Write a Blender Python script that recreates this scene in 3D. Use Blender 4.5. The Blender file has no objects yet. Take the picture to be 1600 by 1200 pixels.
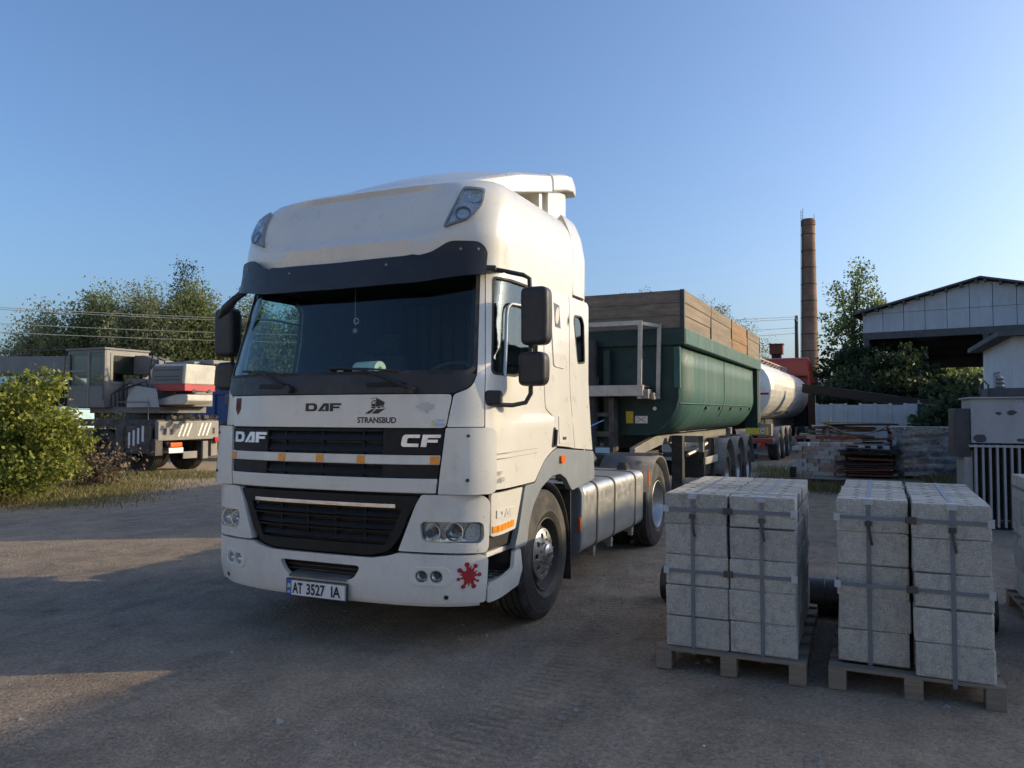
import bpy, bmesh, math, random, bisect
import numpy as np
from mathutils import Vector, Matrix, noise
from mathutils.geometry import delaunay_2d_cdt

random.seed(7)
RNG = np.random.default_rng(11)
R = math.radians
scene = bpy.context.scene
COL = scene.collection

# ---------------------------------------------------------------- camera
cam_d = bpy.data.cameras.new("camera")
cam = bpy.data.objects.new("camera", cam_d)
COL.objects.link(cam)
cam.location = (3.586, -5.958, 1.665)
cam.rotation_euler = (math.pi / 2 + 0.0362, 0, 0.4233)
cam_d.sensor_width = 36.0
cam_d.lens = 36.0 * 1219.7 / 1600.0
cam_d.clip_start = 0.05
cam_d.clip_end = 3000
scene.camera = cam

# ---------------------------------------------------------------- sky and sun
SUN_AZ, SUN_EL = R(32.0), R(18.5)          # azimuth from +X towards +Y
to_sun = Vector((math.cos(SUN_AZ) * math.cos(SUN_EL), math.sin(SUN_AZ) * math.cos(SUN_EL), math.sin(SUN_EL)))
world = bpy.data.worlds.new("World")
scene.world = world
world.use_nodes = True
wn = world.node_tree
wn.nodes.clear()
w_out = wn.nodes.new("ShaderNodeOutputWorld")
w_bg = wn.nodes.new("ShaderNodeBackground")
w_sky = wn.nodes.new("ShaderNodeTexSky")
w_sky.sky_type = 'NISHITA'
w_sky.sun_disc = False
w_sky.sun_elevation = SUN_EL
w_sky.sun_rotation = math.pi / 2 - SUN_AZ
w_sky.altitude = 200
w_sky.air_density = 0.95
w_sky.dust_density = 4.0
w_sky.ozone_density = 4.6
w_bg.inputs["Strength"].default_value = 0.15
wn.links.new(w_sky.outputs[0], w_bg.inputs[0])
wn.links.new(w_bg.outputs[0], w_out.inputs[0])
sun_d = bpy.data.lights.new("sun", 'SUN')
sun_d.energy = 2.5
sun_d.angle = R(0.5)
sun_d.color = (1.0, 0.78, 0.45)
sun = bpy.data.objects.new("sun", sun_d)
sun.rotation_euler = (-to_sun).to_track_quat('-Z', 'Y').to_euler()
sun.location = (20, 12, 20)
COL.objects.link(sun)
scene.view_settings.view_transform = 'Standard'
scene.view_settings.look = 'None'
scene.view_settings.gamma = 1
scene.view_settings.use_curve_mapping = False
scene.view_settings.exposure = 0.70
scene.cycles.max_bounces = 6
scene.cycles.transparent_max_bounces = 12
scene.cycles.use_denoising = True

# ---------------------------------------------------------------- materials
MATS = {}
def _noise(nt, scale, detail=4, rough=.6, coord='Object', dist=0.0):
    tc = nt.nodes.new("ShaderNodeTexCoord")
    n = nt.nodes.new("ShaderNodeTexNoise")
    n.inputs["Scale"].default_value = scale
    n.inputs["Detail"].default_value = detail
    n.inputs["Roughness"].default_value = rough
    n.inputs["Distortion"].default_value = dist
    nt.links.new(tc.outputs[coord], n.inputs["Vector"])
    return n
def _ramp(nt, src, lo, hi, c0=(0, 0, 0, 1), c1=(1, 1, 1, 1)):
    r = nt.nodes.new("ShaderNodeValToRGB")
    r.color_ramp.elements[0].position = lo
    r.color_ramp.elements[1].position = hi
    r.color_ramp.elements[0].color = c0
    r.color_ramp.elements[1].color = c1
    nt.links.new(src, r.inputs[0])
    return r
def _mix(nt, fac, a, b, blend='MIX'):
    m = nt.nodes.new("ShaderNodeMix")
    m.data_type = 'RGBA'
    m.blend_type = blend
    for sock, v in ((m.inputs[0], fac), (m.inputs[6], a), (m.inputs[7], b)):
        if hasattr(v, 'links') or hasattr(v, 'is_linked'):
            nt.links.new(v, sock)
        elif isinstance(v, (tuple, list)):
            sock.default_value = tuple(v) if len(v) == 4 else (*v, 1)
        else:
            sock.default_value = v
    return m.outputs[2]
def mat(name, col, rough=.5, metal=0.0, var=.12, vscale=3.0, dirt=None, dirt_amt=.5, dscale=2.0, bump=0.0, bscale=60.0,
        coat=0.0, stretch=None, spec=.5, coord='Object', rvar=.15, specks=None, objvar=0.0):
    """principled material: colour varied by two noises, optional dirt colour (on film: painted highlights) in noise-shaped patches, fine bump"""
    m = bpy.data.materials.new(name)
    m.use_nodes = True
    nt = m.node_tree
    b = nt.nodes["Principled BSDF"]
    n1 = _noise(nt, vscale, 5, .62, coord)
    if stretch:
        mp = nt.nodes.new("ShaderNodeMapping")
        mp.inputs["Scale"].default_value = stretch
        src = n1.inputs["Vector"].links[0].from_socket
        nt.links.new(src, mp.inputs[0])
        nt.links.new(mp.outputs[0], n1.inputs["Vector"])
    lo = tuple(max(0, c * (1 - var)) for c in col)
    hi = tuple(min(1, c * (1 + var)) for c in col)
    r1 = _ramp(nt, n1.outputs[0], .3, .7, (*lo, 1), (*hi, 1))
    c = r1.outputs[0]
    if dirt:
        n2 = _noise(nt, dscale, 8, .7, coord, .4)
        if stretch:
            mp2 = nt.nodes.new("ShaderNodeMapping")
            mp2.inputs["Scale"].default_value = stretch
            src = n2.inputs["Vector"].links[0].from_socket
            nt.links.new(src, mp2.inputs[0])
            nt.links.new(mp2.outputs[0], n2.inputs["Vector"])
        r2 = _ramp(nt, n2.outputs[0], .45, .75, (0, 0, 0, 1), (dirt_amt,) * 3 + (1,))
        c = _mix(nt, r2.outputs[0], c, (*dirt, 1))
    if objvar:
        oi = nt.nodes.new("ShaderNodeObjectInfo")
        ro = _ramp(nt, oi.outputs["Random"], 0, 1, (1 - objvar,) * 3 + (1,), (1 + objvar, 1 + objvar * .95, 1 + objvar * .85, 1))
        c = _mix(nt, 1.0, c, ro.outputs[0], 'MULTIPLY')
    if specks:
        ns = _noise(nt, specks[1], 2, .5, coord)
        rs_ = _ramp(nt, ns.outputs[0], specks[2], specks[2] + .04, (0, 0, 0, 1), (specks[3],) * 3 + (1,))
        c = _mix(nt, rs_.outputs[0], c, (*specks[0], 1))
    nt.links.new(c, b.inputs["Base Color"])
    if rvar:
        mr = nt.nodes.new("ShaderNodeMapRange")
        mr.inputs[1].default_value = .3
        mr.inputs[2].default_value = .7
        mr.inputs[3].default_value = max(.02, rough - rvar * rough)
        mr.inputs[4].default_value = min(1, rough + rvar * (1 - rough * .5))
        nr = _noise(nt, vscale * 4.3, 6, .7, coord)
        nt.links.new(nr.outputs[0], mr.inputs[0])
        nt.links.new(mr.outputs[0], b.inputs["Roughness"])
    else:
        b.inputs["Roughness"].default_value = rough
    b.inputs["Metallic"].default_value = metal
    b.inputs["Coat Weight"].default_value = coat
    b.inputs["Coat Roughness"].default_value = .06
    b.inputs["Specular IOR Level"].default_value = spec
    if bump:
        n3 = _noise(nt, bscale, 4, .6, coord)
        bp = nt.nodes.new("ShaderNodeBump")
        bp.inputs["Strength"].default_value = bump
        bp.inputs["Distance"].default_value = .01
        nt.links.new(n3.outputs[0], bp.inputs["Height"])
        nt.links.new(bp.outputs[0], b.inputs["Normal"])
    MATS[name] = m
    return m
def glass(name, tint, rough=.02, fac_mul=1.0, ior=1.5):
    m = bpy.data.materials.new(name)
    m.use_nodes = True
    nt = m.node_tree
    nt.nodes.clear()
    o = nt.nodes.new("ShaderNodeOutputMaterial")
    mx = nt.nodes.new("ShaderNodeMixShader")
    tr = nt.nodes.new("ShaderNodeBsdfTransparent")
    gl = nt.nodes.new("ShaderNodeBsdfGlossy")
    fr = nt.nodes.new("ShaderNodeFresnel")
    tr.inputs[0].default_value = (*tint, 1)
    gl.inputs["Roughness"].default_value = rough
    geo = nt.nodes.new("ShaderNodeNewGeometry")
    mi = nt.nodes.new("ShaderNodeMapRange")      # same reflectance seen from either side of the pane
    mi.inputs[3].default_value = ior
    mi.inputs[4].default_value = 1 / ior
    nt.links.new(geo.outputs["Backfacing"], mi.inputs[0])
    nt.links.new(mi.outputs[0], fr.inputs[0])
    mm = nt.nodes.new("ShaderNodeMath")
    mm.operation = 'MULTIPLY'
    mm.inputs[1].default_value = fac_mul
    nt.links.new(fr.outputs[0], mm.inputs[0])
    nt.links.new(mm.outputs[0], mx.inputs[0])
    nt.links.new(tr.outputs[0], mx.inputs[1])
    nt.links.new(gl.outputs[0], mx.inputs[2])
    nt.links.new(mx.outputs[0], o.inputs[0])
    MATS[name] = m
    return m
def leaf_mat(name, c_dark, c_light, trans=.35):
    """leaf colour picked per leaf from the 'tone' attribute; part of the light passes through"""
    m = bpy.data.materials.new(name)
    m.use_nodes = True
    nt = m.node_tree
    nt.nodes.clear()
    o = nt.nodes.new("ShaderNodeOutputMaterial")
    at = nt.nodes.new("ShaderNodeAttribute")
    at.attribute_name = "tone"
    rp = _ramp(nt, at.outputs["Fac"], 0, 1, (*c_dark, 1), (*c_light, 1))
    p = nt.nodes.new("ShaderNodeBsdfPrincipled")
    p.inputs["Roughness"].default_value = .55
    p.inputs["Specular IOR Level"].default_value = .3
    t = nt.nodes.new("ShaderNodeBsdfTranslucent")
    mx = nt.nodes.new("ShaderNodeMixShader")
    mx.inputs[0].default_value = trans
    nt.links.new(rp.outputs[0], p.inputs["Base Color"])
    nt.links.new(rp.outputs[0], t.inputs[0])
    nt.links.new(p.outputs[0], mx.inputs[1])
    nt.links.new(t.outputs[0], mx.inputs[2])
    nt.links.new(mx.outputs[0], o.inputs[0])
    MATS[name] = m
    return m

mat("cab_white", (.66, .64, .58), .28, 0, .04, 1.6, (.46, .43, .37), .22, 2.2, coat=.6, rvar=.2, stretch=(1, 1, .5), specks=((.22, .20, .17), 75, .70, .55))
mat("bumper_white", (.66, .645, .60), .38, 0, .04, 1.5, (.36, .33, .28), .40, 3.5, coat=.3, stretch=(1, 1, .6), specks=((.16, .14, .12), 60, .69, .6))
mat("grey_plastic", (.20, .225, .25), .5, 0, .10, 4, (.30, .28, .25), .3, 5, bump=.08, bscale=300)
mat("black_plastic", (.018, .019, .022), .48, 0, .2, 5, (.07, .065, .06), .35, 6, bump=.08, bscale=350)
mat("visor_black", (.007, .008, .012), .42, 0, .2, 4, (.05, .05, .05), .25, 5, bump=.04, bscale=200)
mat("grille_black", (.011, .011, .012), .55, 0, .15, 6, (.05, .045, .04), .2, 7, spec=.3)
mat("rubber", (.022, .022, .023), .8, 0, .25, 5, (.15, .13, .10), .55, 4, bump=.12, bscale=120)
mat("tyre_side", (.028, .027, .027), .75, 0, .2, 4, (.19, .165, .125), .55, 3.2, bump=.1, bscale=150)
mat("alloy", (.55, .55, .54), .33, .9, .08, 4, (.18, .16, .13), .45, 6)
mat("tank_alu", (.62, .62, .61), .36, .85, .06, 3, (.30, .28, .24), .4, 3, stretch=(1, 1, 6), bump=.02, bscale=40)
mat("dusty_grey", (.13, .125, .12), .7, 0, .2, 4, (.30, .27, .22), .6, 5)
mat("steel_dark", (.055, .054, .055), .6, .3, .25, 5, (.16, .12, .085), .5, 5, bump=.1, bscale=90)
mat("steel_grey", (.28, .275, .26), .5, .4, .15, 4, (.22, .15, .09), .4, 6, bump=.06, bscale=80)
mat("chrome", (.82, .83, .86), .16, 1, .03, 3)
mat("silver_letter", (.72, .74, .78), .28, .6, .04, 3)
mat("lamp_reflector", (.80, .80, .80), .14, 1, .05, 20)
mat("lamp_silver", (.62, .63, .64), .22, .5, .12, 30)
mat("lamp_dark", (.10, .10, .11), .3, .4, .2, 10)
mat("amber", (.80, .28, .02), .25, 0, .15, 40, spec=.7)
mat("orange_lens", (.75, .14, .02), .25, 0, .15, 40)
mat("red_lens", (.45, .02, .02), .25, 0, .2, 30)
mat("sticker_black", (.012, .012, .015), .45, 0, .1, 10)
mat("sticker_red", (.33, .012, .022), .45, 0, .1, 10)
mat("sticker_blue", (.28, .48, .72), .5, 0, .1, 20)
mat("sticker_yellow", (.75, .62, .18), .5, 0, .1, 20)
mat("sticker_faded", (.53, .52, .47), .6, 0, .05, 20)
mat("sticker_brown", (.12, .055, .045), .5, 0, .2, 30)
mat("text_grey", (.30, .29, .27), .5, 0, .1, 20)
mat("plate_white", (.72, .73, .74), .4, 0, .05, 8, (.4, .38, .34), .3, 9)
mat("plate_blue", (.02, .10, .42), .4, 0, .1, 8)
mat("interior", (.025, .027, .032), .75, 0, .2, 6)
mat("dash", (.05, .053, .06), .6, 0, .2, 8, bump=.05, bscale=200)
mat("seat_cloth", (.035, .04, .055), .9, 0, .25, 12)
mat("paper", (.78, .80, .78), .8, 0, .04, 10)
mat("wood_old", (.22, .165, .115), .85, 0, .35, 2.5, (.10, .085, .07), .6, 3, bump=.5, bscale=30, stretch=(1.2, .15, 6))
mat("wood_side", (.24, .19, .135), .85, 0, .30, 2.5, (.16, .12, .08), .55, 3, bump=.5, bscale=30, stretch=(1, .25, 5))
mat("wood_rust", (.29, .17, .08), .85, 0, .30, 2.5, (.20, .11, .05), .6, 3, bump=.5, bscale=30, stretch=(1, .25, 5))
mat("pallet_wood", (.20, .165, .125), .85, 0, .3, 4, (.09, .08, .07), .5, 4, bump=.4, bscale=40, stretch=(.4, 3, 5))
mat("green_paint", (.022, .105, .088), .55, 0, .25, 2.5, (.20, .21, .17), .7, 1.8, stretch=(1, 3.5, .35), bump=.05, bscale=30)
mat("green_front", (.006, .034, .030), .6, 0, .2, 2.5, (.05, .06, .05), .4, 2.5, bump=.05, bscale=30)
mat("alu_bar", (.46, .44, .40), .5, .5, .12, 4, (.22, .18, .13), .4, 6)
mat("sign_yellow", (.72, .50, .03), .45, 0, .1, 10, (.3, .25, .15), .3, 8)
mat("sign_white", (.72, .72, .70), .45, 0, .06, 10)
mat("concrete_block", (.45, .435, .39), .95, 0, .42, 170, (.20, .195, .18), .7, 20, bump=1.0, bscale=120, objvar=.16, specks=((.10, .10, .095), 230, .62, .8))
mat("strap_grey", (.13, .155, .18), .4, 0, .08, 10)
mat("strap_corner", (.42, .44, .46), .45, 0, .08, 10)
mat("pipe_black", (.018, .018, .02), .42, 0, .2, 6, (.10, .09, .075), .4, 5)
mat("tank_steel", (.82, .80, .75), .32, .45, .07, 2.0, (.45, .42, .36), .35, 3, bump=.08, bscale=8)
mat("red_paint", (.52, .045, .02), .35, 0, .10, 3, (.25, .05, .03), .3, 4, coat=.3)
mat("crane_grey", (.15, .15, .147), .6, 0, .15, 2.5, (.20, .16, .12), .5, 3, bump=.08, bscale=30)
mat("crane_weight", (.52, .50, .45), .55, 0, .12, 2.5, (.30, .24, .17), .5, 3.5)
mat("crane_light", (.20, .195, .18), .55, 0, .10, 2.5, (.35, .28, .2), .4, 3.5)
mat("crane_blue", (.40, .60, .68), .5, 0, .1, 3, (.3, .3, .28), .3, 4)
mat("crane_red", (.42, .035, .04), .5, 0, .15, 3, (.25, .1, .08), .3, 4)
mat("blue_paint", (.012, .055, .22), .45, 0, .15, 2, (.05, .07, .12), .3, 3)
mat("chassis_dirty", (.065, .058, .05), .8, 0, .3, 4, (.25, .21, .16), .5, 5, bump=.2, bscale=60)
mat("transformer_grey", (.36, .365, .37), .55, 0, .08, 2, (.10, .095, .09), .3, 2.6, bump=.05, bscale=40)
mat("flake_dark", (.06, .06, .065), .7, 0, .2, 8)
mat("asbestos", (.50, .51, .51), .9, 0, .12, 1.5, (.34, .34, .34), .6, 1.6, stretch=(1, 1, .35), bump=.15, bscale=30)
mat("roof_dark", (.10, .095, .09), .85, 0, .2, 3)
mat("whitewash", (.62, .615, .60), .9, 0, .06, 1.5, (.40, .38, .35), .45, 1.4, bump=.2, bscale=20)
mat("fence_white", (.50, .50, .49), .85, 0, .08, 2, (.30, .29, .27), .5, 2.5, bump=.15, bscale=25)
mat("chimney_mortar", (.20, .15, .12), .95, 0, .2, 2, bump=.3, bscale=12)
mat("chimney_iron", (.06, .045, .04), .8, .2, .2, 3)
mat("brick_white", (.56, .52, .46), .95, 0, .2, 7, (.26, .13, .09), .6, 5, bump=.4, bscale=70)
mat("brick_crumb", (.17, .10, .075), .95, 0, .3, 30)
mat("brick_red", (.26, .085, .05), .95, 0, .25, 7, (.15, .06, .04), .5, 5, bump=.4, bscale=70)
mat("brick_worn", (.42, .26, .19), .95, 0, .25, 7, (.38, .35, .31), .6, 4, bump=.4, bscale=70)
mat("tile_red", (.20, .065, .038), .9, 0, .25, 6, (.09, .04, .03), .5, 5, bump=.3, bscale=60)
mat("board_dark", (.050, .036, .030), .85, 0, .35, 5, (.10, .07, .055), .5, 5, bump=.3, bscale=60)
mat("tar_black", (.016, .014, .013), .8, 0, .3, 5)
mat("board_light", (.40, .30, .19), .85, 0, .25, 5, (.2, .14, .09), .4, 5, bump=.3, bscale=60)
mat("film", (.11, .12, .135), .14, 0, .45, 5, (.50, .53, .56), .6, 5, spec=.9, bump=.6, bscale=14)  # pale noise patches paint glossy highlights into the film colour
mat("film_white", (.55, .58, .60), .25, 0, .2, 9, bump=.6, bscale=30)
mat("bark", (.10, .08, .06), .95, 0, .3, 5, bump=.6, bscale=40)
mat("wire", (.09, .09, .09), .6, 0, .1, 5)
mat("wire_pale", (.36, .36, .33), .5, .3, .1, 5)
mat("pole_wood", (.10, .085, .07), .9, 0, .3, 4, bump=.4, bscale=40)
mat("stone", (.20, .19, .175), .95, 0, .4, 25)
mat("dry_leaf", (.16, .10, .045), .9, 0, .4, 40)
mat("pale_plaster", (.72, .67, .56), .9, 0, .08, .6, (.55, .5, .42), .4, .8)
mat("far_wall", (.24, .20, .17), .9, 0, .15, 1.2)
glass("windscreen_glass", (.80, .90, .88), .015, .8)
glass("door_glass", (.80, .90, .885), .015, .9)
glass("dark_glass", (.10, .12, .13), .03, 1.3)
glass("clear_lens", (.93, .95, .95), .02, 1.0)
glass("dusty_glass", (.55, .60, .58), .12, 1.5)
leaf_mat("leaf_willow", (.10, .13, .05), (.32, .35, .14), .5)
leaf_mat("leaf_willow_grey", (.13, .155, .08), (.36, .38, .20), .5)
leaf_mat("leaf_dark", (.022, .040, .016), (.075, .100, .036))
leaf_mat("leaf_poplar", (.09, .14, .045), (.33, .38, .13), .45)
leaf_mat("leaf_bush", (.06, .105, .02), (.42, .41, .07), .4)
leaf_mat("leaf_far", (.09, .11, .05), (.25, .25, .12), .4)
leaf_mat("grass_blade", (.07, .09, .025), (.32, .26, .12), .25)
leaf_mat("dry_twig", (.09, .06, .035), (.24, .17, .10), .1)
# ---------------------------------------------------------------- mesh helpers
def finish(me, smooth=None):
    if smooth is not None:
        me.shade_smooth()
        me.set_sharp_from_angle(angle=R(smooth))
def link(name, me, m=None, parent=None, loc=None, rz=0.0, bevel=0.0, smooth=None, seg=2):
    o = bpy.data.objects.new(name, me)
    COL.objects.link(o)
    if m is not None and not me.materials:
        for k in (m if isinstance(m, (list, tuple)) else [m]):
            me.materials.append(MATS[k] if isinstance(k, str) else k)
    if parent is not None:
        o.parent = parent
    if loc is not None:
        o.location = loc
    if rz:
        o.rotation_euler = (0, 0, rz)
    finish(me, smooth)
    if bevel:
        md = o.modifiers.new("bevel", 'BEVEL')
        md.width = bevel
        md.segments = seg
        md.limit_method = 'ANGLE'
        md.angle_limit = R(45)
        md.harden_normals = smooth is not None
    return o
def thing(name, label, cat, loc=(0, 0, 0), rz=0.0, group=None):
    o = bpy.data.objects.new(name, None)
    COL.objects.link(o)
    o.location = loc
    o.rotation_euler = (0, 0, rz)
    o.empty_display_size = .2
    return tag(o, label, cat, group)
def tag(o, label=None, cat=None, group=None, kind=None):
    if label: o["label"] = label
    if cat: o["category"] = cat
    if group: o["group"] = group
    if kind: o["kind"] = kind
    return o
def copy_tree(o, parent=None):
    c = o.copy()
    COL.objects.link(c)
    if parent is not None:
        c.parent = parent
    for ch in list(o.children):
        copy_tree(ch, c)
    return c
class MB:
    """collects shapes of ONE part; build() links them as one mesh object"""
    def __init__(s):
        s.v, s.f, s.mi = [], [], []
    def add(s, vs, fs, mi=0, M=None):
        n = len(s.v)
        s.v += [tuple(M @ Vector(p)) if M is not None else tuple(p) for p in vs]
        s.f += [tuple(i + n for i in f) for f in fs]
        s.mi += [mi] * len(fs)
        return s
    def box(s, c, d, rot=None, mi=0, taper=1.0):
        x, y, z = (k / 2 for k in d)
        t = taper
        vs = [(-x, -y, -z), (x, -y, -z), (x, y, -z), (-x, y, -z), (-x * t, -y * t, z), (x * t, -y * t, z), (x * t, y * t, z), (-x * t, y * t, z)]
        fs = [(3, 2, 1, 0), (4, 5, 6, 7), (0, 1, 5, 4), (1, 2, 6, 5), (2, 3, 7, 6), (3, 0, 4, 7)]
        M = Matrix.Translation(c)
        if rot is not None:
            from mathutils import Euler
            M = M @ Euler(rot).to_matrix().to_4x4()
        return s.add(vs, fs, mi, M)
    def b2(s, a, b, mi=0):
        return s.box([(p + q) / 2 for p, q in zip(a, b)], [abs(q - p) for p, q in zip(a, b)], None, mi)
    def bar(s, a, b, w, h, mi=0, up=(0, 0, 1)):
        a, b = Vector(a), Vector(b)
        d = (b - a)
        L = d.length
        d.normalize()
        u = Vector(up)
        if abs(d.dot(u)) > .98: u = Vector((1, 0, 0))
        r = d.cross(u).normalized()
        u = r.cross(d)
        vs = []
        for q in (a, b):
            vs += [q - r * w / 2 - u * h / 2, q + r * w / 2 - u * h / 2, q + r * w / 2 + u * h / 2, q - r * w / 2 + u * h / 2]
        return s.add(vs, [(0, 1, 2, 3), (7, 6, 5, 4), (0, 4, 5, 1), (1, 5, 6, 2), (2, 6, 7, 3), (3, 7, 4, 0)], mi)
    def tube(s, pts, r, n=8, mi=0, cap=True):
        pts = [Vector(p) for p in pts]
        rs = r if isinstance(r, (list, tuple)) else [r] * len(pts)
        vs, fs = [], []
        ref = None
        for i, p in enumerate(pts):
            d = (pts[min(i + 1, len(pts) - 1)] - pts[max(i - 1, 0)]).normalized()
            if ref is None:
                ref = Vector((0, 0, 1)) if abs(d.z) < .9 else Vector((1, 0, 0))
            a = d.cross(ref).normalized()
            b = a.cross(d).normalized()
            ref = b
            for k in range(n):
                t = 2 * math.pi * k / n
                vs.append(p + (a * math.cos(t) + b * math.sin(t)) * rs[i])
        for i in range(len(pts) - 1):
            for k in range(n):
                k2 = (k + 1) % n
                fs.append((i * n + k, i * n + k2, (i + 1) * n + k2, (i + 1) * n + k))
        if cap:
            fs.append(tuple(range(n))[::-1])
            fs.append(tuple((len(pts) - 1) * n + k for k in range(n)))
        return s.add(vs, fs, mi)
    def cyl(s, a, b, r, n=16, mi=0, r2=None):
        return s.tube([a, b], [r, r if r2 is None else r2], n, mi)
    def lathe(s, prof, n=48, axis='x', c=(0, 0, 0), mi=0, closed=False):
        """prof: (radius, height along axis)"""
        vs, fs = [], []
        m = len(prof)
        for k in range(n):
            t = 2 * math.pi * k / n
            for (r, h) in prof:
                if axis == 'x': vs.append((c[0] + h, c[1] + r * math.cos(t), c[2] + r * math.sin(t)))
                elif axis == 'y': vs.append((c[0] + r * math.sin(t), c[1] + h, c[2] + r * math.cos(t)))
                else: vs.append((c[0] + r * math.cos(t), c[1] + r * math.sin(t), c[2] + h))
        mm = m if closed else m - 1
        for k in range(n):
            k2 = (k + 1) % n
            for j in range(mm):
                j2 = (j + 1) % m
                fs.append((k * m + j, k2 * m + j, k2 * m + j2, k * m + j2))
        return s.add(vs, fs, mi)
    def prism(s, poly, f, h0, h1, mi=0):
        """poly 2D, f(u,v,h)->3D"""
        n = len(poly)
        vs = [f(u, v, h0) for u, v in poly] + [f(u, v, h1) for u, v in poly]
        fs = [tuple(range(n))[::-1], tuple(range(n, 2 * n))] + [(i, (i + 1) % n, n + (i + 1) % n, n + i) for i in range(n)]
        return s.add(vs, fs, mi)
    def mesh(s, name="mesh", recalc=True):
        me = bpy.data.meshes.new(name)
        me.from_pydata(s.v, [], s.f)
        if any(s.mi):
            me.polygons.foreach_set("material_index", s.mi)
        if recalc:
            bm = bmesh.new()
            bm.from_mesh(me)
            bmesh.ops.recalc_face_normals(bm, faces=bm.faces)
            bm.to_mesh(me)
            bm.free()
        me.update()
        return me
    def build(s, name, m, parent=None, bevel=0.0, smooth=None, loc=None, rz=0.0, recalc=True, seg=2):
        return link(name, s.mesh(name, recalc), m, parent, loc, rz, bevel, smooth, seg)

def inside(p, poly):
    x, y = p
    c = False
    n = len(poly)
    for i in range(n):
        x1, y1 = poly[i]
        x2, y2 = poly[(i + 1) % n]
        if (y1 > y) != (y2 > y) and x < (x2 - x1) * (y - y1) / (y2 - y1) + x1:
            c = not c
    return c
def rnd(poly, r, n=4):
    """round the corners of a 2D polygon; r a number or one radius per corner"""
    out = []
    m = len(poly)
    for i in range(m):
        rr = r[i] if isinstance(r, (list, tuple)) else r
        p = Vector(poly[i])
        a = Vector(poly[i - 1]) - p
        b = Vector(poly[(i + 1) % m]) - p
        if rr <= 0 or a.length < 1e-6 or b.length < 1e-6:
            out.append(tuple(p))
            continue
        k = min(rr, a.length * .49, b.length * .49)
        p0 = p + a.normalized() * k
        p1 = p + b.normalized() * k
        for j in range(n + 1):
            t = j / n
            q = p0 * (1 - t) ** 2 + p * 2 * t * (1 - t) + p1 * t * t
            out.append((q.x, q.y))
    return out
def circle(c, r, n=20, ry=None):
    return [(c[0] + r * math.cos(2 * math.pi * k / n), c[1] + (ry or r) * math.sin(2 * math.pi * k / n)) for k in range(n)]
def rect(u0, v0, u1, v1):
    return [(u0, v0), (u1, v0), (u1, v1), (u0, v1)]
def mir(poly):
    return [(-u, v) for u, v in poly][::-1]
def resample(poly, step):
    out = []
    n = len(poly)
    for i in range(n):
        a, b = poly[i], poly[(i + 1) % n]
        d = math.hypot(b[0] - a[0], b[1] - a[1])
        k = max(1, int(math.ceil(d / step)))
        for j in range(k):
            out.append((a[0] + (b[0] - a[0]) * j / k, a[1] + (b[1] - a[1]) * j / k))
    return out
def tri2d(outer, holes, step):
    outer = resample(outer, step)
    holes = [resample(h, step) for h in holes]
    pts, edges = [], []
    for ring in [outer] + holes:
        n0 = len(pts)
        pts += ring
        edges += [(n0 + i, n0 + (i + 1) % len(ring)) for i in range(len(ring))]
    nb = np.array(pts)
    us = [p[0] for p in outer]
    vs = [p[1] for p in outer]
    u = min(us) + step * .5
    while u < max(us):
        v = min(vs) + step * .5
        while v < max(vs):
            q = (u, v)
            if inside(q, outer) and not any(inside(q, h) for h in holes):
                if np.min(np.abs(nb - np.array(q)).sum(1)) > step * .55:
                    pts.append(q)
            v += step
        u += step
    vo, eo, fo, *_ = delaunay_2d_cdt([Vector(q) for q in pts], edges, [], 0, 1e-6)
    tris = []
    for f in fo:
        cx = sum(vo[i].x for i in f) / 3
        cy = sum(vo[i].y for i in f) / 3
        if inside((cx, cy), outer) and not any(inside((cx, cy), h) for h in holes):
            tris.append(tuple(f))
    return [(q.x, q.y) for q in vo], tris
def panel_mesh(name, outer, surf, holes=(), off=0.0, thick=.02, step=.07):
    """a sheet cut to a 2D outline, laid on a curved surface surf(u,v), with real thickness"""
    P, T = tri2d(outer, list(holes), step)
    used = sorted({i for t in T for i in t})
    idx = {k: j for j, k in enumerate(used)}
    e = 1e-3
    top, bot = [], []
    for k in used:
        u, v = P[k]
        p = Vector(surf(u, v))
        n = (Vector(surf(u + e, v)) - Vector(surf(u - e, v))).cross(Vector(surf(u, v + e)) - Vector(surf(u, v - e)))
        n.normalize()
        o = off(u, v) if callable(off) else off
        top.append(p + n * o)
        bot.append(p + n * (o - thick))
    m = len(used)
    F = []
    cnt = {}
    for t in T:
        a, b, c = (idx[i] for i in t)
        (ax, ay), (bx, by), (cx, cy) = P[t[0]], P[t[1]], P[t[2]]
        if (bx - ax) * (cy - ay) - (by - ay) * (cx - ax) < 0:
            b, c = c, b
        F.append((a, b, c))
        for q in ((a, b), (b, c), (c, a)):
            cnt[q] = 1
    if thick > 0:
        F2 = [(a + m, c + m, b + m) for a, b, c in F]
        rim = [(b, a, a + m, b + m) for (a, b) in cnt if (b, a) not in cnt]
        V = top + bot
        F = F + F2 + rim
    else:
        V = top
    me = bpy.data.meshes.new(name)
    me.from_pydata([tuple(q) for q in V], [], F)
    me.update()
    return me
def panel(name, outer, surf, m, parent, holes=(), off=0.0, thick=.02, step=.07, bevel=.005, smooth=40):
    return link(name, panel_mesh(name, outer, surf, holes, off, thick, step), m, parent, bevel=bevel, smooth=smooth)
def flat(o, ux, vx):
    """surf for panel(): plane through o with axes ux, vx"""
    o, ux, vx = Vector(o), Vector(ux), Vector(vx)
    return lambda u, v: o + ux * u + vx * v
_DG = None
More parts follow.
